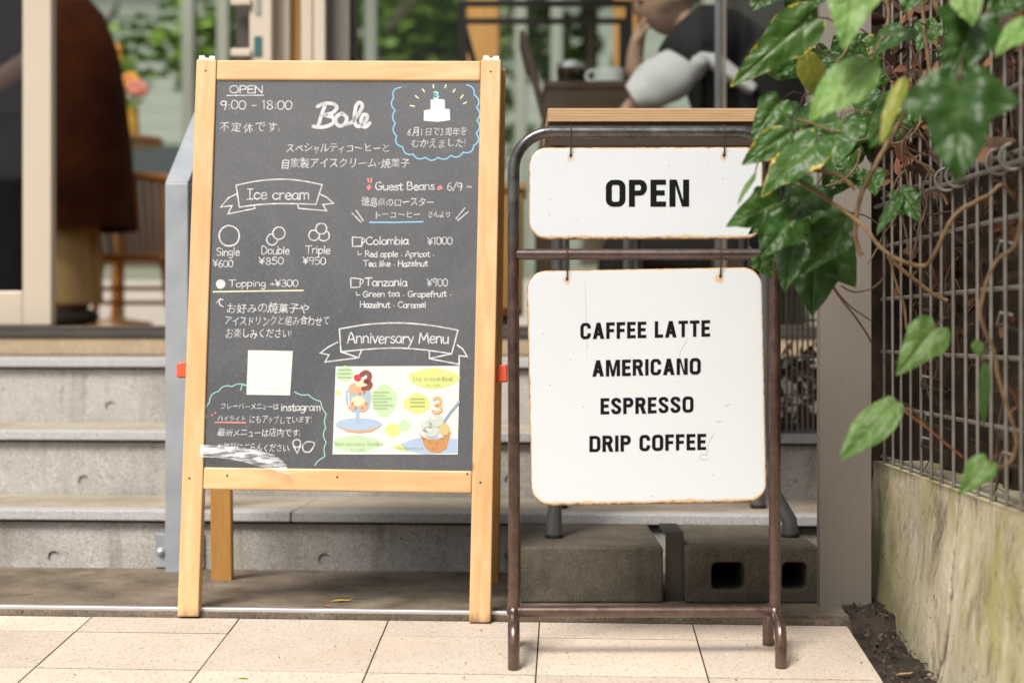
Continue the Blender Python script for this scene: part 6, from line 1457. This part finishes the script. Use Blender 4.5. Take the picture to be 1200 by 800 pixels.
# spindle chair, round table with vase of flowers inside the doorway
Yc = 6.75; ORW = wood('orange_chair_wood', c3(0.72,0.31,0.055), c3(0.60,0.23,0.04), (20,20,3), 0.35)
sc_ = thing('spindle_chair', 'orange brown wooden chair with a curved spindle back inside the doorway', 'chair', (P(160,0,Yc).x, Yc, FZ))
zc = P(0,208,Yc).z; zs = FZ + 0.30
tp = [(P(112 + 84*i/10, 0, Yc).x, Yc - .06*math.sin(math.pi*i/10), zc + 0.012 - 0.030*abs(i/10-.35)) for i in range(11)]
k = MB(); k.tube(tp, 0.019, 10); k.build('top_rail', ORW, sc_, smooth=True)
for i in range(0, 11):
    k = MB(); a = Vector(tp[i]); b_ = Vector((a.x*0.96 + P(160,0,Yc).x*0.04 + 0.01, Yc - .0, zs)); k.tube([a, b_], 0.0095 if i % 10 else 0.015, 8); k.build('spindle', ORW, sc_, smooth=True)
k = MB(); k.box(P(112,0,Yc).x, P(198,0,Yc).x, Yc-.04, Yc+.36, zs-.03, zs); k.build('seat', ORW, sc_, bevel=.008)
for (px, y) in ((118,Yc),(192,Yc),(118,Yc+.32),(192,Yc+.32)):
    x = P(px,0,Yc).x; k = MB(); k.tube([(x, y, zs-.03), (x + (-.03 if px < 150 else .03), y, FZ)], [.018,.013], 8); k.build('leg', ORW, sc_, smooth=True)
for z in (FZ+.10, FZ+.16):
    k = MB(); k.tube([(P(118,0,Yc).x-.01, Yc+.01, z), (P(192,0,Yc).x+.01, Yc+.01, z)], .009, 8); k.build('stretcher', ORW, sc_, smooth=True)
Yt = 7.2; ct_ = P(138,0,Yt); ztb = P(0,162,Yt).z
rt = thing('round_table', 'round light brown wooden table with a yellow vase inside the doorway', 'table', (ct_.x, Yt, FZ))
TBW = wood('table_wood', c3(0.45,0.27,0.13), c3(0.36,0.20,0.09), (20,20,20), .35)
k = MB(); k.lathe((ct_.x, Yt, ztb-.035), [(.19,0),(.2,.01),(.2,.03),(.195,.035)], 36); k.build('tabletop', TBW, rt, smooth=True)
k = MB(); k.lathe((ct_.x, Yt, FZ), [(.16,0),(.15,.02),(.03,.04),(.028,ztb-.0355-FZ)], 20); k.build('pedestal', TBW, rt, smooth=True)
vc = P(153,0,Yt-.02); vz = ztb
vs_ = MB(); vs_.lathe((vc.x, Yt-.02, vz+.0005), [(.036,0),(.040,.01),(.036,.07),(.034,.10),(.038,.122),(.032,.122),(.03,.09),(.001,.02)], 24)
va = vs_.build('vase', simple('yellow_ceramic', c3(0.62,0.38,0.06), rough=.3), smooth=True); tag(va, 'yellow ceramic vase of flowers on the round table', 'vase')
PET = {'orange': c3(.75,.30,.05), 'pink': c3(.75,.28,.20), 'yellow': c3(.70,.45,.05)}
for (px, py, col, s_) in ((135,62,'orange',.045),(137,72,'yellow',.04),(152,98,'orange',.05),(159,106,'pink',.055),(166,108,'pink',.045),(156,95,'yellow',.04)):
    f0 = P(px, py, Yt-.02); q = MB(); q.tube([(vc.x, Yt-.02, vz+.03), ((vc.x+f0.x)/2+.01, Yt-.02, (vz+.12+f0.z)/2), f0], .003, 6)
    fl = q.build('flower', simple('flower_stem', c3(.12,.2,.04), rough=.6), smooth=True); tag(fl, {(135,62):'tallest orange flower in the yellow vase',(137,72):'yellow flower just below the tallest bloom in the vase',(152,98):'low orange flower above the vase mouth',(159,106):'large pink flower leaning right in the vase',(166,108):'outermost small pink flower on the right of the vase',(156,95):'small yellow flower at the top of the low bunch'}[(px,py)], 'flower')
    h_m = MB()
    for k in range(7):
        a = 6.28*k/7; d = Vector((math.cos(a)*.55, -.3, math.sin(a)*.55 + .3)); h_m.ball(f0 + d*s_*.7, s_*.38, s_*.3, s_*.38, 8)
    h_m.build('blossom', simple('petal_'+col+str(px), PET[col], rough=.6), fl, smooth='all')
lf = MB()
for k in range(9):
    a = random.uniform(-1.2,1.2); b0 = Vector((vc.x, Yt-.02, vz+.118)); lf.tube([b0, b0 + Vector((.03*math.sin(a), 0, .03)), b0 + Vector((.075*math.sin(a), random.uniform(-.03,.03), .06))], [.004,.009,.001], 6)
lf.build('foliage', simple('flower_leaf', c3(.22,.30,.04), rough=.5), va, smooth=True)

# ------------------------------------------------------------------ garden behind the cafe, and unseen things added across the road for reflections
GM = [simple('foliage_%d' % i, c3(*a), c3(*b_), rough=.6, scale=3) for i, (a, b_) in enumerate((((.09,.17,.02),(.15,.24,.035)), ((.14,.26,.03),(.22,.34,.05)), ((.04,.08,.02),(.07,.12,.03))))]
BARK = simple('bark', c3(.06,.045,.03), c3(.12,.09,.06), rough=.9, scale=10)
def crown(name, parent, mat, blobs, n, s0, s1, seed):
    random.seed(seed); q = MB()
    for _ in range(n):
        (c, r) = random.choice(blobs); d = Vector((random.gauss(0,1), random.gauss(0,1), random.gauss(0,1))).normalized()*random.random()**.45
        p = Vector(c) + Vector((d.x*r[0], d.y*r[1], d.z*r[2])); s_ = random.uniform(s0, s1); M_ = Matrix.Rotation(random.uniform(0,6.28),3,'Z') @ Matrix.Rotation(random.uniform(-1.2,1.2),3,'X')
        q.add([p + M_ @ Vector(a)*s_ for a in ((-.5,0,0),(0,-.32,.08),(.5,0,0),(0,.32,.08))], [(0,1,2),(0,2,3)])
    return q.build(name, mat, parent, fix=False)
def tree(x, y, z0, h, r, mat, label, seed, n=2600, leaf_s=(.10,.22), lo=.3):
    t = thing('tree', label, 'tree', (x, y, z0)); random.seed(seed)
    q = MB(); q.tube([(x,y,z0),(x+.05,y,z0+h*.3),(x-.04,y,z0+h*.75)], [r*.14,r*.10,r*.04], 10)
    for _ in range(6):
        a = random.uniform(0,6.28); q.tube([(x,y,z0+h*random.uniform(.3,.5)), (x+r*.4*math.cos(a), y+r*.4*math.sin(a), z0+h*.65), (x+r*.75*math.cos(a), y+r*.75*math.sin(a), z0+h*random.uniform(.6,.9))], [r*.06,r*.04,r*.015], 6)
    q.build('trunk', BARK, t, smooth=True)
    bl = []
    for _ in range(11): a = random.uniform(0,6.28); d = random.random()*r*.7; bl.append(((x+d*math.cos(a), y+d*math.sin(a), z0+h*random.uniform(lo,.92)), (r*.42, r*.42, r*.34)))
    crown('crown', t, mat, bl, n, leaf_s[0], leaf_s[1], seed+1); return t
pl = MB(); pl.add([(-30,8.9,.32),(30,8.9,.32),(30,60,.32),(-30,60,.32)], [(0,1,2,3)]); structure(pl.build('garden_ground', simple('lawn', c3(.06,.10,.03), c3(.10,.14,.05), rough=.95, scale=3)))
tree(-3.6, 12.2, .3, 3.2, 1.1, GM[1], 'bright green garden tree seen through the doorway beyond the cafe', 101, 2200)
tree(-1.6, 12.6, .3, 3.4, 1.2, GM[1], 'light green tree behind the cafe, above the left half of the board', 103, 2200)
tree(.55, 11.4, .3, 3.6, .9, GM[0], 'mossy green tree seen through the window above the small table', 105, 2200)
tree(-.6, 14.5, .3, 4.2, 1.5, GM[1], 'tall green tree behind the cafe in front of the pale house', 107, 3600)
tree(2.6, 12.6, .3, 3.2, 1.2, GM[2], 'dark green tree behind the cafe on the far right', 109, 1600)
hs_ = thing('pale_house', 'pale grey house with horizontal cladding beyond the garden', 'house', (-1, 18, .3))
m_, nt, N, L, b = newmat('cladding'); sx = N.new('ShaderNodeSeparateXYZ'); t0 = N.new('ShaderNodeTexCoord'); L.new(t0.outputs['Object'], sx.inputs[0])
L.new(ramp(nt, math_(nt, 'FRACT', math_(nt, 'MULTIPLY', sx.outputs[2], 5.0)), [(.0, c3(.20,.22,.19)), (.12, c3(.32,.35,.30)), (1, c3(.36,.39,.33))]), b.inputs['Base Color']); HC = m_
k = MB(); k.box(-9, 7, 18, 22, .3, 4.6); k.build('wall', HC, hs_)
k = MB(); k.add([(-9.4,17.6,4.6),(7.4,17.6,4.6),(7.4,22.4,4.6),(-9.4,22.4,4.6),(-9.4,20,6.2),(7.4,20,6.2)], [(0,1,5,4),(2,3,4,5),(0,4,3),(1,2,5),(0,3,2,1)]); k.build('roof', simple('roof_grey', c3(.12,.12,.13), rough=.8), hs_)
for x in (-7.5,-4.6,-1.8,1.5,4.4):
    k = MB(); k.box(x, x+1.1, 17.95, 17.995, 1.2, 2.6); w_ = k.build('window', WHITEF, hs_); k = MB(); k.box(x+.08, x+1.02, 17.93, 17.949, 1.28, 2.52); k.build('pane', simple('dark_pane', c3(.05,.06,.06), rough=.1), w_)
# added across the road for reflections (seen only mirrored in the cover of the board and the panes)
ob_ = thing('unseen_street_house', 'pale rendered house across the road behind the photographer, added for reflections', 'house', (0, -14, -.35))
k = MB(); k.box(-12, 9, -18, -14, -.4, 2.7); k.build('wall', PLASTER, ob_)
for x in (-9,-5.5,-2,1.5,5):
    for z in (.7,):
        k = MB(); k.box(x, x+1.6, -13.995, -13.95, z, z+1.4); w_ = k.build('window', WHITEF, ob_); k = MB(); k.box(x+.1, x+1.5, -13.949, -13.93, z+.1, z+1.3); k.build('pane', simple('street_pane', c3(.04,.05,.06), rough=.1), w_)
tree(-1.1, -10, -.35, 8.0, 1.6, GM[0], 'street tree behind the photographer on the right, added for reflections', 111, 3000, (.18,.36)); tree(-6.9, -10, -.35, 8.0, 1.6, GM[2], 'street tree behind the photographer on the left, added for reflections', 113, 3000, (.18,.36))
# unseen hedge on the bank, added to block light from the right
hd_ = thing('hedge', 'unseen dark hedge added for shade on top of the earth bank behind the wire fence', 'hedge', (1.75, 2, 1.1))
crown('foliage', hd_, GM[2], [((1.75,y,1.45),(.40,.5,.45)) for y in (.9,1.5,2.1,2.7,3.2)], 1800, .06, .13, 121)
